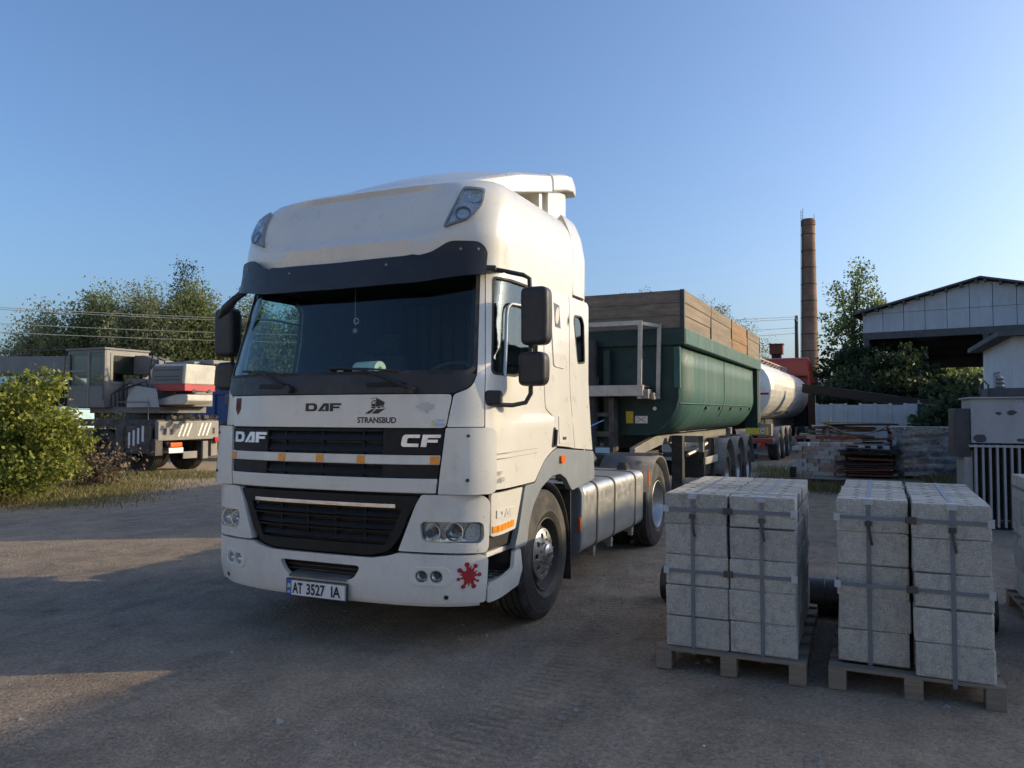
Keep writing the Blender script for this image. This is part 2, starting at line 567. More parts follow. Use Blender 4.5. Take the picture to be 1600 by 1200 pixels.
def text_poly(txt, bold=0.0):
    """letters as a flat triangulated mesh (built-in font), origin at baseline left; returns verts, faces, width"""
    cu = bpy.data.curves.new("t", 'FONT')
    cu.body = txt
    cu.size = 1.0
    cu.offset = bold
    cu.resolution_u = 3
    ob = bpy.data.objects.new("t", cu)
    COL.objects.link(ob)
    dg = bpy.context.evaluated_depsgraph_get()
    me = bpy.data.meshes.new_from_object(ob.evaluated_get(dg))
    vs = [tuple(v.co) for v in me.vertices]
    fs = [tuple(p.vertices) for p in me.polygons]
    bpy.data.objects.remove(ob)
    bpy.data.curves.remove(cu)
    bpy.data.meshes.remove(me)
    return vs, fs, max(v[0] for v in vs)
def text_on(name, txt, surf, u0, v0, height, m, parent, width=None, bold=0.0, off=.004, thick=.003, shear=0.0, center=False):
    vs, fs, w = text_poly(txt, bold)
    k = height / .70
    kx = (width / w) if width else k
    e = 1e-3
    top, bot = [], []
    for (x, y, _) in vs:
        u = u0 + (x - (w / 2 if center else 0)) * kx + y * k * shear
        v = v0 + y * k
        p = Vector(surf(u, v))
        n = (Vector(surf(u + e, v)) - Vector(surf(u - e, v))).cross(Vector(surf(u, v + e)) - Vector(surf(u, v - e))).normalized()
        top.append(p + n * off)
        bot.append(p + n * (off - thick))
    q = len(top)
    cnt = {}
    F = []
    for f in fs:
        a = sum((vs[f[i]][0] * vs[f[(i + 1) % len(f)]][1] - vs[f[(i + 1) % len(f)]][0] * vs[f[i]][1]) for i in range(len(f)))
        if a < 0: f = f[::-1]
        F.append(f)
        for i in range(len(f)):
            cnt[(f[i], f[(i + 1) % len(f)])] = 1
    F2 = [tuple(i + q for i in f[::-1]) for f in F] + [(b, a, a + q, b + q) for (a, b) in cnt if (b, a) not in cnt]
    me = bpy.data.meshes.new(name)
    me.from_pydata([tuple(p) for p in top + bot], [], F + F2)
    me.update()
    return link(name, me, m, parent)
def polys_on(name, polys, surf, m, parent, off=.004, thick=.003, step=.06):
    """several flat outlines (each (outer, holes)) laid on a surface as one printed mark"""
    V, F = [], []
    for outer, holes in polys:
        me = panel_mesh("x", outer, surf, holes, off, thick, step)
        n = len(V)
        V += [tuple(v.co) for v in me.vertices]
        F += [tuple(i + n for i in p.vertices) for p in me.polygons]
        bpy.data.meshes.remove(me)
    me = bpy.data.meshes.new(name)
    me.from_pydata(V, [], F)
    me.update()
    return link(name, me, m, parent)
def xf(poly, u0, v0, su, sv=None, shear=0.0):
    sv = sv or su
    return [(u0 + x * su + y * sv * shear, v0 + y * sv) for x, y in poly]
# wide block letters of the maker's wordmark, unit height
L_D = ([(0, 0), (1.05, 0), (1.3, .1), (1.42, .35), (1.42, .65), (1.3, .9), (1.05, 1), (0, 1)], [[(.38, .26), (.38, .74), (.92, .74), (1.02, .62), (1.02, .38), (.92, .26)]])
L_A = ([(1.5, 0), (1.93, 0), (2.35, .66), (2.43, .66), (2.43, 0), (2.83, 0), (2.83, 1), (2.2, 1)], [])
L_A2 = ([(2.02, 0), (2.36, 0), (2.36, .24), (2.16, .24)], [])
L_F = ([(2.97, 0), (3.37, 0), (3.37, .36), (4.1, .36), (4.1, .60), (3.37, .60), (3.37, .74), (4.3, .74), (4.3, 1), (2.97, 1)], [])
WORDMARK = [L_D, L_A, L_A2, L_F]      # 4.3 wide
L_C = ([(.2, 0), (1.35, 0), (1.35, .27), (.5, .27), (.42, .36), (.42, .64), (.5, .73), (1.35, .73), (1.35, 1), (.2, 1), (.05, .9), (0, .75), (0, .25), (.05, .1)], [])
L_F2 = ([(1.55, 0), (1.97, 0), (1.97, .36), (2.75, .36), (2.75, .60), (1.97, .60), (1.97, .74), (2.9, .74), (2.9, 1), (1.55, 1)], [])
def word(letters, u0, v0, h, w, nat, shear=0.0):
    su = w / nat
    return [(xf(o, u0, v0, su, h, shear), [xf(q, u0, v0, su, h, shear) for q in hs]) for o, hs in letters]

def leaf_mesh(name, centers, size, tone, flatten=0.0, aspect=1.7, droop=0.0, rng=None):
    """one small bent four-point leaf per centre; numpy for speed"""
    rng = rng or RNG
    n = len(centers)
    sz = size * (0.6 + 0.8 * rng.random(n))
    d = rng.normal(size=(n, 3))
    d[:, 2] = d[:, 2] * (1 - flatten) - droop * 2.2
    d /= np.linalg.norm(d, axis=1)[:, None] + 1e-9
    e = rng.normal(size=(n, 3))
    e -= (e * d).sum(1)[:, None] * d
    e /= np.linalg.norm(e, axis=1)[:, None] + 1e-9
    nn = np.cross(d, e)
    a = sz[:, None] * aspect * .5
    w = sz[:, None] * .5
    V = np.empty((n, 4, 3))
    V[:, 0] = centers - d * a
    V[:, 1] = centers + e * w + nn * w * .25
    V[:, 2] = centers + d * a
    V[:, 3] = centers - e * w + nn * w * .25
    me = bpy.data.meshes.new(name)
    me.vertices.add(n * 4)
    me.vertices.foreach_set("co", V.reshape(-1).astype(np.float32))
    me.loops.add(n * 4)
    me.loops.foreach_set("vertex_index", np.arange(n * 4, dtype=np.int32))
    me.polygons.add(n)
    me.polygons.foreach_set("loop_start", np.arange(n, dtype=np.int32) * 4)
    me.polygons.foreach_set("loop_total", np.full(n, 4, dtype=np.int32))
    at = me.attributes.new("tone", 'FLOAT', 'FACE')
    at.data.foreach_set("value", np.clip(tone, 0, 1).astype(np.float32))
    me.update(calc_edges=True)
    return me
def crown_points(blobs, n, rng, clump=.35, per=60, shell=.55, an=(1, 1, .75)):
    """leaf positions: clumps set mostly in the outer part of several ellipsoids, so gaps stay open between them"""
    vol = np.array([b[3] * b[4] * b[5] for b in blobs])
    out, tone = [], []
    ncl = max(6, n // per)
    which = rng.choice(len(blobs), ncl, p=vol / vol.sum())
    for w in which:
        x, y, z, a, b, c = blobs[w]
        d = rng.normal(size=3)
        d /= np.linalg.norm(d)
        r = (shell + (1 - shell) * rng.random()) if rng.random() < .8 else rng.random() * shell
        ctr = np.array([x, y, z]) + d * r * np.array([a, b, c])
        k = per
        pts = ctr + np.clip(rng.normal(size=(k, 3)), -1.5, 1.5) * clump * np.array(an) * (0.6 + .8 * rng.random())
        out.append(pts)
        tone.append(np.clip(rng.normal(.45 + .25 * (rng.random() - .5), .22, k), 0, 1))
    return np.concatenate(out), np.concatenate(tone)
def cam_world(px, py=None, Z=10.0, z=None):
    """a spot of the yard at depth Z metres in front of the photographer, under image column px (1600 wide)"""
    X = (px - 800) / 1219.7 * Z
    return (3.586 + X * .9117 - Z * .4108, -5.958 + X * .4108 + Z * .9117)
def hz(py, Z):
    """height of something that shows at image row py when it stands Z metres away"""
    return 1.665 + (643.5 - py) / 1219.7 * Z
# ---------------------------------------------------------------- ground
def ground_material():
    m = bpy.data.materials.new("ground_mat")
    m.use_nodes = True
    nt = m.node_tree
    b = nt.nodes["Principled BSDF"]
    L = nt.links.new
    big = _noise(nt, .35, 6, .65)
    mid = _noise(nt, 2.2, 8, .7, dist=.5)
    fine = _noise(nt, 38, 5, .75)
    grit = _noise(nt, 150, 3, .7)
    # drag marks: noise stretched along the driving direction
    tc = nt.nodes.new("ShaderNodeTexCoord")
    mp = nt.nodes.new("ShaderNodeMapping")
    mp.inputs["Rotation"].default_value = (0, 0, R(-52))
    mp.inputs["Scale"].default_value = (3.2, .35, 1)
    L(tc.outputs["Object"], mp.inputs[0])
    trk = nt.nodes.new("ShaderNodeTexNoise")
    trk.inputs["Scale"].default_value = 1.3
    trk.inputs["Detail"].default_value = 5
    L(mp.outputs[0], trk.inputs["Vector"])
    base = _ramp(nt, mid.outputs[0], .32, .70, (.215, .178, .145, 1), (.39, .325, .262, 1)).outputs[0]
    dust = _ramp(nt, big.outputs[0], .42, .62)
    base = _mix(nt, dust.outputs[0], base, _ramp(nt, mid.outputs[0], .3, .75, (.27, .222, .175, 1), (.50, .40, .295, 1)).outputs[0])
    tr = _ramp(nt, trk.outputs[0], .50, .68, (0, 0, 0, 1), (.45, .45, .45, 1))
    base = _mix(nt, tr.outputs[0], base, (.44, .37, .29, 1))
    sp = _ramp(nt, fine.outputs[0], .35, .72, (.55, .55, .55, 1), (1.35, 1.33, 1.3, 1))
    base = _mix(nt, .8, base, sp.outputs[0], 'MULTIPLY')
    sp2 = _ramp(nt, grit.outputs[0], .3, .75, (.65, .65, .66, 1), (1.4, 1.38, 1.34, 1))
    base = _mix(nt, .7, base, sp2.outputs[0], 'MULTIPLY')
    # oil spots
    vo = nt.nodes.new("ShaderNodeTexVoronoi")
    vo.inputs["Scale"].default_value = .8
    L(tc.outputs["Object"], vo.inputs["Vector"])
    oil = _ramp(nt, vo.outputs["Distance"], .035, .09, (.6, .6, .6, 1), (0, 0, 0, 1))
    base = _mix(nt, oil.outputs[0], base, (.03, .028, .027, 1))
    # sandy earth of the verge beyond the road on the left, and the far ground
    sx = nt.nodes.new("ShaderNodeSeparateXYZ")
    L(tc.outputs["Object"], sx.inputs[0])
    ad = nt.nodes.new("ShaderNodeMath"); ad.operation = 'MULTIPLY_ADD'
    ad.inputs[1].default_value = 2.6; ad.inputs[2].default_value = -1.3
    L(mid.outputs[0], ad.inputs[0])
    sm = nt.nodes.new("ShaderNodeMath"); sm.operation = 'ADD'
    L(sx.outputs[0], sm.inputs[0]); L(ad.outputs[0], sm.inputs[1])
    mr = nt.nodes.new("ShaderNodeMapRange")
    mr.inputs[1].default_value = -10.3; mr.inputs[2].default_value = -11.6
    L(sm.outputs[0], mr.inputs[0])
    sand = _ramp(nt, fine.outputs[0], .3, .75, (.32, .25, .165, 1), (.56, .44, .30, 1))
    base = _mix(nt, mr.outputs[0], base, sand.outputs[0])
    gv_ = nt.nodes.new("ShaderNodeTexVoronoi")
    gv_.inputs["Scale"].default_value = 46
    L(tc.outputs["Object"], gv_.inputs["Vector"])
    stone_tone = _ramp(nt, gv_.outputs["Color"], .1, .9, (.74, .74, .75, 1), (1.26, 1.24, 1.20, 1))
    gmask = _ramp(nt, big.outputs[0], .40, .60, (.75, .75, .75, 1), (.25, .25, .25, 1))
    base = _mix(nt, gmask.outputs[0], base, _mix(nt, 1.0, base, stone_tone.outputs[0], 'MULTIPLY'))
    # tyre tracks: two pairs of curved bands with tread bars pressed into the dirt
    trk_h = None
    for (cx_, cy_), rads in (((-9.6, -1.4), (11.35, 11.62)), ((-4.0, -16.0), (11.1, 13.0))):
        vs_ = nt.nodes.new("ShaderNodeVectorMath"); vs_.operation = 'SUBTRACT'; vs_.inputs[1].default_value = (cx_, cy_, 0)
        L(tc.outputs["Object"], vs_.inputs[0])
        s2 = nt.nodes.new("ShaderNodeSeparateXYZ"); L(vs_.outputs[0], s2.inputs[0])
        c2 = nt.nodes.new("ShaderNodeCombineXYZ"); L(s2.outputs[0], c2.inputs[0]); L(s2.outputs[1], c2.inputs[1])
        ln = nt.nodes.new("ShaderNodeVectorMath"); ln.operation = 'LENGTH'; L(c2.outputs[0], ln.inputs[0])
        an = nt.nodes.new("ShaderNodeMath"); an.operation = 'ARCTAN2'; L(s2.outputs[1], an.inputs[0]); L(s2.outputs[0], an.inputs[1])
        wv = nt.nodes.new("ShaderNodeMath"); wv.operation = 'MULTIPLY'; wv.inputs[1].default_value = 12.0 * 2 * math.pi / .085; L(an.outputs[0], wv.inputs[0])
        sn = nt.nodes.new("ShaderNodeMath"); sn.operation = 'SINE'; L(wv.outputs[0], sn.inputs[0])
        for r_ in rads:
            d_ = nt.nodes.new("ShaderNodeMath"); d_.operation = 'SUBTRACT'; d_.inputs[1].default_value = r_; L(ln.outputs["Value"], d_.inputs[0])
            a_ = nt.nodes.new("ShaderNodeMath"); a_.operation = 'ABSOLUTE'; L(d_.outputs[0], a_.inputs[0])
            m_ = nt.nodes.new("ShaderNodeMapRange"); m_.inputs[1].default_value = .135; m_.inputs[2].default_value = .09; L(a_.outputs[0], m_.inputs[0])
            k_ = nt.nodes.new("ShaderNodeMath"); k_.operation = 'MULTIPLY'; L(m_.outputs[0], k_.inputs[0])
            bk = _ramp(nt, trk.outputs[0], .35, .6); L(bk.outputs[0], k_.inputs[1])
            t_ = nt.nodes.new("ShaderNodeMath"); t_.operation = 'MULTIPLY_ADD'; t_.inputs[1].default_value = .13; t_.inputs[2].default_value = .84; L(sn.outputs[0], t_.inputs[0])
            base = _mix(nt, k_.outputs[0], base, _mix(nt, 1.0, base, t_.outputs[0], 'MULTIPLY'))
            q_ = nt.nodes.new("ShaderNodeMath"); q_.operation = 'MULTIPLY'; L(k_.outputs[0], q_.inputs[0]); L(sn.outputs[0], q_.inputs[1])
            if trk_h is None: trk_h = q_.outputs[0]
            else:
                ad_ = nt.nodes.new("ShaderNodeMath"); ad_.operation = 'ADD'; L(trk_h, ad_.inputs[0]); L(q_.outputs[0], ad_.inputs[1]); trk_h = ad_.outputs[0]
    L(base, b.inputs["Base Color"])
    b.inputs["Roughness"].default_value = .93
    b.inputs["Specular IOR Level"].default_value = .25
    h = nt.nodes.new("ShaderNodeMath"); h.operation = 'ADD'
    h2 = nt.nodes.new("ShaderNodeMath"); h2.operation = 'MULTIPLY'; h2.inputs[1].default_value = 3.0
    L(mid.outputs[0], h2.inputs[0])
    L(h2.outputs[0], h.inputs[0])
    h3 = nt.nodes.new("ShaderNodeMath"); h3.operation = 'MULTIPLY_ADD'; h3.inputs[1].default_value = .5
    L(grit.outputs[0], h3.inputs[0]); L(fine.outputs[0], h3.inputs[2])
    L(h3.outputs[0], h.inputs[1])
    gh = nt.nodes.new("ShaderNodeMath"); gh.operation = 'MULTIPLY_ADD'; gh.inputs[1].default_value = -.5
    L(gv_.outputs["Distance"], gh.inputs[0]); L(h.outputs[0], gh.inputs[2])
    th = nt.nodes.new("ShaderNodeMath"); th.operation = 'MULTIPLY_ADD'; th.inputs[1].default_value = .22
    L(trk_h, th.inputs[0]); L(gh.outputs[0], th.inputs[2])
    h = th
    bp = nt.nodes.new("ShaderNodeBump")
    bp.inputs["Strength"].default_value = .8
    bp.inputs["Distance"].default_value = .03
    L(h.outputs[0], bp.inputs["Height"])
    L(bp.outputs[0], b.inputs["Normal"])
    MATS["ground_mat"] = m
ground_material()
def spread(lo, hi, step, far, k=1.35):
    a = list(np.arange(lo, hi + 1e-6, step))
    s, x = step, hi
    while x < far:
        s *= k
        x += s
        a.append(x)
    s, x = step, lo
    while x > -far:
        s *= k
        x -= s
        a.insert(0, x)
    return a
gx, gy = spread(-16, 9, .2, 1500), spread(-6, 24, .2, 1500)
def ground_z(x, y):
    near = 1.0 if (-20 < x < 12 and -10 < y < 30) else 0.0
    z = near * (.010 * noise.noise((x * .9, y * .9, 3)) + .012 * noise.noise((x * .25, y * .25, 9)))
    # shallow wheel ruts where lorries turn
    t = (x * .62 + y * .785)
    for c in (-1.9, .1):
        z -= near * .012 * math.exp(-((t - c) / .16) ** 2) * (1 if y < -1.5 else 0)
    return z
gv = [(x, y, ground_z(x, y)) for y in gy for x in gx]
nx = len(gx)
gf = [(j * nx + i, j * nx + i + 1, (j + 1) * nx + i + 1, (j + 1) * nx + i) for j in range(len(gy) - 1) for i in range(nx - 1)]
gm = bpy.data.meshes.new("ground")
gm.from_pydata(gv, [], gf)
gm.update()
tag(link("ground", gm, "ground_mat", smooth=60), kind="structure")

# loose stones and crumbs of rubble
def pebbles(name, n, area, size, m, seed):
    rng = np.random.default_rng(seed)
    mb = MB()
    for _ in range(n):
        x, y = area(rng)
        s = size * (.4 + rng.random() ** 3 * 2.2)
        a, b, c = s * (.7 + .6 * rng.random()), s * (.7 + .6 * rng.random()), s * (.4 + .4 * rng.random())
        t = rng.random() * 6.28
        ct, st = math.cos(t), math.sin(t)
        z = ground_z(x, y)
        pts = [(a, 0, 0), (0, b, 0), (-a, 0, 0), (0, -b, 0), (a * .2, b * .1, c)]
        mb.add([(x + p * ct - q * st, y + p * st + q * ct, z + r - .002) for p, q, r in pts], [(0, 1, 4), (1, 2, 4), (2, 3, 4), (3, 0, 4)])
    return tag(mb.build(name, m, recalc=False), "loose stones and grit scattered over the yard", "stones", kind="stuff")
pebbles("gravel", 9000, lambda r: (r.uniform(-9, 6), -5.2 + 14 * r.random() ** 1.6), .007, "stone", 3)
pebbles("brick_rubble", 500, lambda r: (1.9 + r.normal() * .5, 1.0 + r.normal() * .8), .006, "brick_crumb", 4)["label"] = "reddish brick crumbs on the ground behind the front wheel"
pebbles("clods", 130, lambda r: ((2.0 + r.normal() * 1.2, -1.1 + r.normal() * .9) if r.random() < .5 else (r.uniform(-6, 4), r.uniform(-4, 4))), .016, "stone", 6)["label"] = "bigger clods and stones lying about the yard"
pebbles("pale_chips", 40, lambda r: (r.uniform(-5, 4.5), r.uniform(-4.0, 5)), .006, "sticker_faded", 5)["label"] = "small pale chips and scraps lying on the yard"

# ---------------------------------------------------------------- trees
def make_tree(name, label, loc, height, blobs, n, size, lm, trunk_r=.18, clump=.4, per=60, droop=0.0, seed=1, cat="tree", group=None, aspect=1.7, limbs=7, trunk_top=.75):
    rng = np.random.default_rng(seed)
    root = thing(name, label, cat, (loc[0], loc[1], 0), 0, group)
    bl = [(x * height, y * height, z * height, a * height, b * height, c * height) for x, y, z, a, b, c in blobs]
    mb = MB()
    top = height * trunk_top
    pts = [(0, 0, -.1)]
    for k in range(1, 7):
        t = k / 6
        pts.append((math.sin(k * 1.7 + seed) * .02 * height * t, math.cos(k * 1.3 + seed) * .02 * height * t, top * t))
    mb.tube(pts, [trunk_r * (1.25 - 1.05 * k / 6) for k in range(7)], 8)
    for k in range(limbs):
        x, y, z, a, b, c = bl[k % len(bl)]
        d = rng.normal(size=3)
        d /= np.linalg.norm(d)
        q = Vector((x, y, z)) + Vector(d * .6 * np.array([a, b, c]))
        i = 2 + k % 4
        p = Vector(pts[i])
        if q.z < p.z: q.z = p.z + .3
        mid = (p + q) / 2 + Vector((0, 0, .06 * height))
        mb.tube([p, mid, q], [trunk_r * .42, trunk_r * .25, trunk_r * .06], 5)
    mb.build("trunk", "bark", root, smooth=50)
    P, tone = crown_points(bl, n, rng, clump, per, .45, (.75, .75, 1.15) if droop > .3 else (1, 1, .75))
    P = P[P[:, 2] > .08]
    link("crown", leaf_mesh("crown", P, size, tone[:len(P)], droop=droop, aspect=aspect, rng=rng), lm, root)
    return root
W_BLOBS = [(0, 0, .62, .22, .22, .28), (.17, .05, .50, .18, .18, .26), (-.18, 0, .46, .19, .19, .28), (.05, -.1, .30, .28, .25, .22), (-.04, .05, .82, .12, .12, .17), (.10, 0, .74, .10, .10, .15), (-.14, 0, .70, .08, .08, .13)]
BUSHY = [(0, 0, .45, .42, .40, .42), (.3, .1, .35, .32, .3, .32), (-.3, 0, .35, .32, .3, .32), (.05, .1, .72, .25, .25, .26)]
SLIM = [(0, 0, .30, .13, .13, .18), (.02, 0, .50, .15, .15, .20), (-.03, .02, .70, .11, .11, .17), (.01, 0, .88, .06, .06, .12)]
LOOSE = [(.0, 0, .40, .12, .12, .16), (.06, 0, .56, .12, .12, .14), (-.06, .02, .60, .10, .10, .16), (.02, 0, .80, .07, .07, .17), (.09, 0, .72, .07, .07, .11), (-.09, 0, .74, .05, .05, .09)]
for i, (px, Z, row, lm, blobs, n, lab, seed) in enumerate([
    (62, 40, 474, "leaf_willow_grey", W_BLOBS, 27000, "pale grey-green loose willow at the far left behind the bush", 1),
    (150, 41, 440, "leaf_willow", W_BLOBS, 39000, "broad willow rising behind the crane cab", 2),
    (215, 40, 432, "leaf_willow_grey", W_BLOBS, 42000, "tall grey-green willow behind the crane counterweight", 3),
    (300, 41, 436, "leaf_willow", W_BLOBS, 42000, "olive willow just left of the white lorry's mirror", 4),
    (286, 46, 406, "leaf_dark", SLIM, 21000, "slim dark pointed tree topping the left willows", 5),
    (395, 42, 455, "leaf_willow", W_BLOBS, 36000, "willow seen through the white cab's side window", 6),
    (470, 43, 462, "leaf_willow", W_BLOBS, 30000, "willow behind the middle of the white cab", 7),
    (8, 60, 528, "leaf_far", BUSHY, 5000, "low distant tree at the left picture edge", 8),
    (1006, 60, 438, "leaf_far", W_BLOBS, 18000, "tree whose tip shows above the trailer's wooden front", 9),
    (1108, 52, 452, "leaf_far", W_BLOBS, 26000, "tree showing above the trailer's long wooden side", 10),
    (1140, 56, 476, "leaf_willow", W_BLOBS, 18000, "lower tree above the rear end of the wooden side", 21),
    (1338, 43, 372, "leaf_poplar", LOOSE, 7000, "tall open sunlit poplar between chimney and hangar", 11),
]):
    h = hz(row, Z)
    x, y = cam_world(px, Z=Z)
    n = int(n * 1.15)
    make_tree("poplar_tree" if i in (4, 11) else "willow_tree" if "willow" in lab else "tree", lab, (x, y), h, blobs, n, .068 if i != 11 else .10, lm,
              clump=.42 if i != 11 else .26, per=70 if i != 11 else 45, droop=.35 if "willow" in lab else .1, seed=seed, aspect=2.3 if "willow" in lab else 1.5,
              limbs=10, trunk_top=.8)
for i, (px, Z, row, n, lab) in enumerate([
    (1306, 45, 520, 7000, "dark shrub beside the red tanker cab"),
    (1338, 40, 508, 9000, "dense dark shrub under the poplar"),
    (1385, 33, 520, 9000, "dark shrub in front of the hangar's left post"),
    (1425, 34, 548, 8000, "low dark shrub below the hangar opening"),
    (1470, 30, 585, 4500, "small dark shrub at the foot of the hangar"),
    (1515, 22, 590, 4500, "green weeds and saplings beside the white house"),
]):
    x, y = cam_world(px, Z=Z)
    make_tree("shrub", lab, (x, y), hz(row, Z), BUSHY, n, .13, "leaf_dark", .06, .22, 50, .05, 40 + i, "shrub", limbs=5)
for i, (px, Z, row, n, lab) in enumerate([
    (1448, 64, 520, 6000, "sunlit tree seen through the open hangar"),
    (1500, 66, 530, 6000, "sunlit tree behind the right part of the open hangar"),
    (1395, 70, 540, 5000, "sunlit tree behind the hangar's left bay"),
]):
    x, y = cam_world(px, Z=Z)
    make_tree("tree", lab, (x, y), hz(row, Z), BUSHY, n, .22, "leaf_poplar", .15, .45, 60, .05, 60 + i, limbs=5)
# far belt of woodland that closes the horizon
rng = np.random.default_rng(77)
pts, tn = [], []
for k in range(150):
    px = -500 + k * 18 + rng.uniform(-8, 8)
    Z = rng.uniform(85, 120)
    x, y = cam_world(px, Z=Z)
    hgt = rng.uniform(3.5, 7.0)
    q = rng.normal(size=(420, 3)) * np.array([1.7, 1.7, hgt * .26]) + np.array([x, y, hgt * .45])
    pts.append(q)
    tn.append(np.clip(rng.normal(.4, .2, 420), 0, 1))
pts = np.concatenate(pts)
tn = np.concatenate(tn)[pts[:, 2] > 0]
pts = pts[pts[:, 2] > 0]
tag(link("far_wood", leaf_mesh("far_wood", pts, .45, tn, rng=rng), "leaf_far"), "distant low belt of trees along the horizon", "woodland", kind="stuff")

# near bush on the left verge, individual leaves visible
BUSH = [(0, 0, .50, .34, .34, .38), (.28, .05, .38, .24, .26, .32), (-.36, .1, .45, .34, .34, .40), (.1, -.2, .22, .40, .34, .22), (.05, .1, .84, .16, .16, .16), (.44, -.05, .28, .14, .14, .16), (-.2, 0, .75, .14, .14, .2)]
for i, (px, Z, row, n, lab) in enumerate([
    (38, 14.6, 566, 24000, "big yellow-green leafy bush on the left verge"),
    (-95, 15.5, 550, 14000, "yellow-green bush cut off by the left picture edge"),
]):
    x, y = cam_world(px, Z=Z)
    make_tree("bush", lab, (x, y), hz(row, Z), BUSH, n, .050, "leaf_bush", .03, .12, 36, .15, 80 + i, "bush", limbs=9, aspect=1.5)
rng = np.random.default_rng(5)
x, y = cam_world(150, Z=17.5)
root = thing("dry_shrub", "bare brown dry shrub in front of the crane wheel", "shrub", (x, y, 0))
mb = MB()
for k in range(70):
    a = rng.uniform(0, 6.28)
    r0, r1 = rng.uniform(0, .35), rng.uniform(.2, .8)
    h = rng.uniform(.4, 1.0)
    mb.tube([(r0 * math.cos(a), r0 * math.sin(a), 0), (r0 * 1.3 * math.cos(a), r0 * 1.3 * math.sin(a), h * .5), (r1 * math.cos(a + .4), r1 * math.sin(a + .4), h)], [.011, .008, .003], 4, cap=False)
mb.build("twigs", "dry_twig_wood" if False else "bark", root)
q = rng.normal(size=(900, 3)) * np.array([.5, .35, .25]) + np.array([0, 0, .45])
link("dry_leaves", leaf_mesh("dry_leaves", q[q[:, 2] > .03], .05, rng.random(len(q[q[:, 2] > .03])), rng=rng), "dry_twig", root)

def grass(name, label, spots, n, hgt, seed):
    rng = np.random.default_rng(seed)
    c = np.array(spots)
    w = rng.integers(0, len(c), n)
    P = c[w, :2] + rng.normal(size=(n, 2)) * c[w, 2:3]
    h = hgt * (.4 + rng.random(n) * .9)
    lean = rng.normal(size=(n, 2)) * .35 * h[:, None]
    wd = rng.normal(size=(n, 2))
    wd = wd / np.linalg.norm(wd, axis=1)[:, None] * .008
    V = np.zeros((n, 4, 3))
    V[:, 0, :2] = P - wd; V[:, 1, :2] = P + wd
    V[:, 2, :2] = P + lean + wd * .3; V[:, 2, 2] = h
    V[:, 3, :2] = P + lean - wd * .3; V[:, 3, 2] = h
    me = bpy.data.meshes.new(name)
    me.vertices.add(n * 4); me.vertices.foreach_set("co", V.reshape(-1).astype(np.float32))
    me.loops.add(n * 4); me.loops.foreach_set("vertex_index", np.arange(n * 4, dtype=np.int32))
    me.polygons.add(n)
    me.polygons.foreach_set("loop_start", np.arange(n, dtype=np.int32) * 4)
    me.polygons.foreach_set("loop_total", np.full(n, 4, dtype=np.int32))
    at = me.attributes.new("tone", 'FLOAT', 'FACE')
    at.data.foreach_set("value", rng.random(n).astype(np.float32))
    me.update(calc_edges=True)
    return tag(link(name, me, "grass_blade"), label, "grass", kind="stuff")
sp = []
for px, Z, s in [(k, 15.2 + .9 * math.sin(k), .5) for k in range(-60, 180, 14)] + [(k, 17.5 + math.cos(k), .55) for k in range(60, 240, 14)] + [(k, 20.5, .6) for k in range(120, 345, 12)]:
    x, y = cam_world(px, Z=Z)
    sp.append((x, y, s))
grass("verge_grass", "dry yellow-green grass along the left verge", sp, 20000, .085, 8)
sp = []
for px, Z, s in [(1200, 22, .35), (1215, 20, .3), (1225, 18.5, .25), (1270, 17.0, .25), (1290, 16.5, .3), (1475, 19, .3), (1490, 18.3, .35), (1500, 17.5, .3)]:
    x, y = cam_world(px, Z=Z)
    sp.append((x, y, s))
grass("weeds", "green weeds growing between the stacked materials", sp, 4500, .16, 9)

# ---------------------------------------------------------------- long shed to the right, out of the picture: it shades the yard
root = thing("long_shed", "long low shed along the right side of the yard", "shed", (16.0, 20.0, 0), R(1.5))
mb = MB(); mb.b2((0, -17, 0), (8, 45, 5.5)); mb.build("wall", "far_wall", root)
for k in range(61):
    y = -17.4 + k * 1.02
    z = 6.46 + .05 * math.sin(k * 1.9) + .03 * math.sin(k * .7)
    mb = MB(); mb.b2((-.35, y, 5.42), (8.35, y + .99, z)); mb.build("roof_sheet", "roof_dark", root)
for k in range(9):
    mb = MB(); mb.b2((-.03, -14 + k * 6.2, 1.6), (.02, -11.6 + k * 6.2, 3.6)); mb.build("window", "dark_glass", root)
# unseen plastered building added to bounce sun onto the lorry; mirrors in the glass
root = thing("bounce_building", "unseen long pale building added behind the camera to bounce sunlight", "building", (-9.0, -25.0, 0), R(-6))
panel("front_wall", rect(-24, 0, 22, 7.6), flat((0, 0, 0), (-1, 0, 0), (0, 0, 1)), "pale_plaster", root, [rect(-22.2 + k * 4.2, z, -20.4 + k * 4.2, z + 1.7) for k in range(10) for z in (1.2, 4.6)], 0, .4, 2.0, .02)
mb = MB(); mb.b2((-22, -9, 0), (24, -.42, 7.5)); mb.build("house_body", "far_wall", root)
mb = MB(); mb.b2((-22.4, -9.5, 7.6), (24.4, .35, 7.8)); mb.build("roof_slab", "roof_dark", root)
for k in range(10):
    for z in (1.2, 4.6):
        mb = MB(); mb.b2((22.2 - k * 4.2, -.22, z), (20.4 - k * 4.2, -.18, z + 1.7)); mb.build("window_pane", "dark_glass", root)

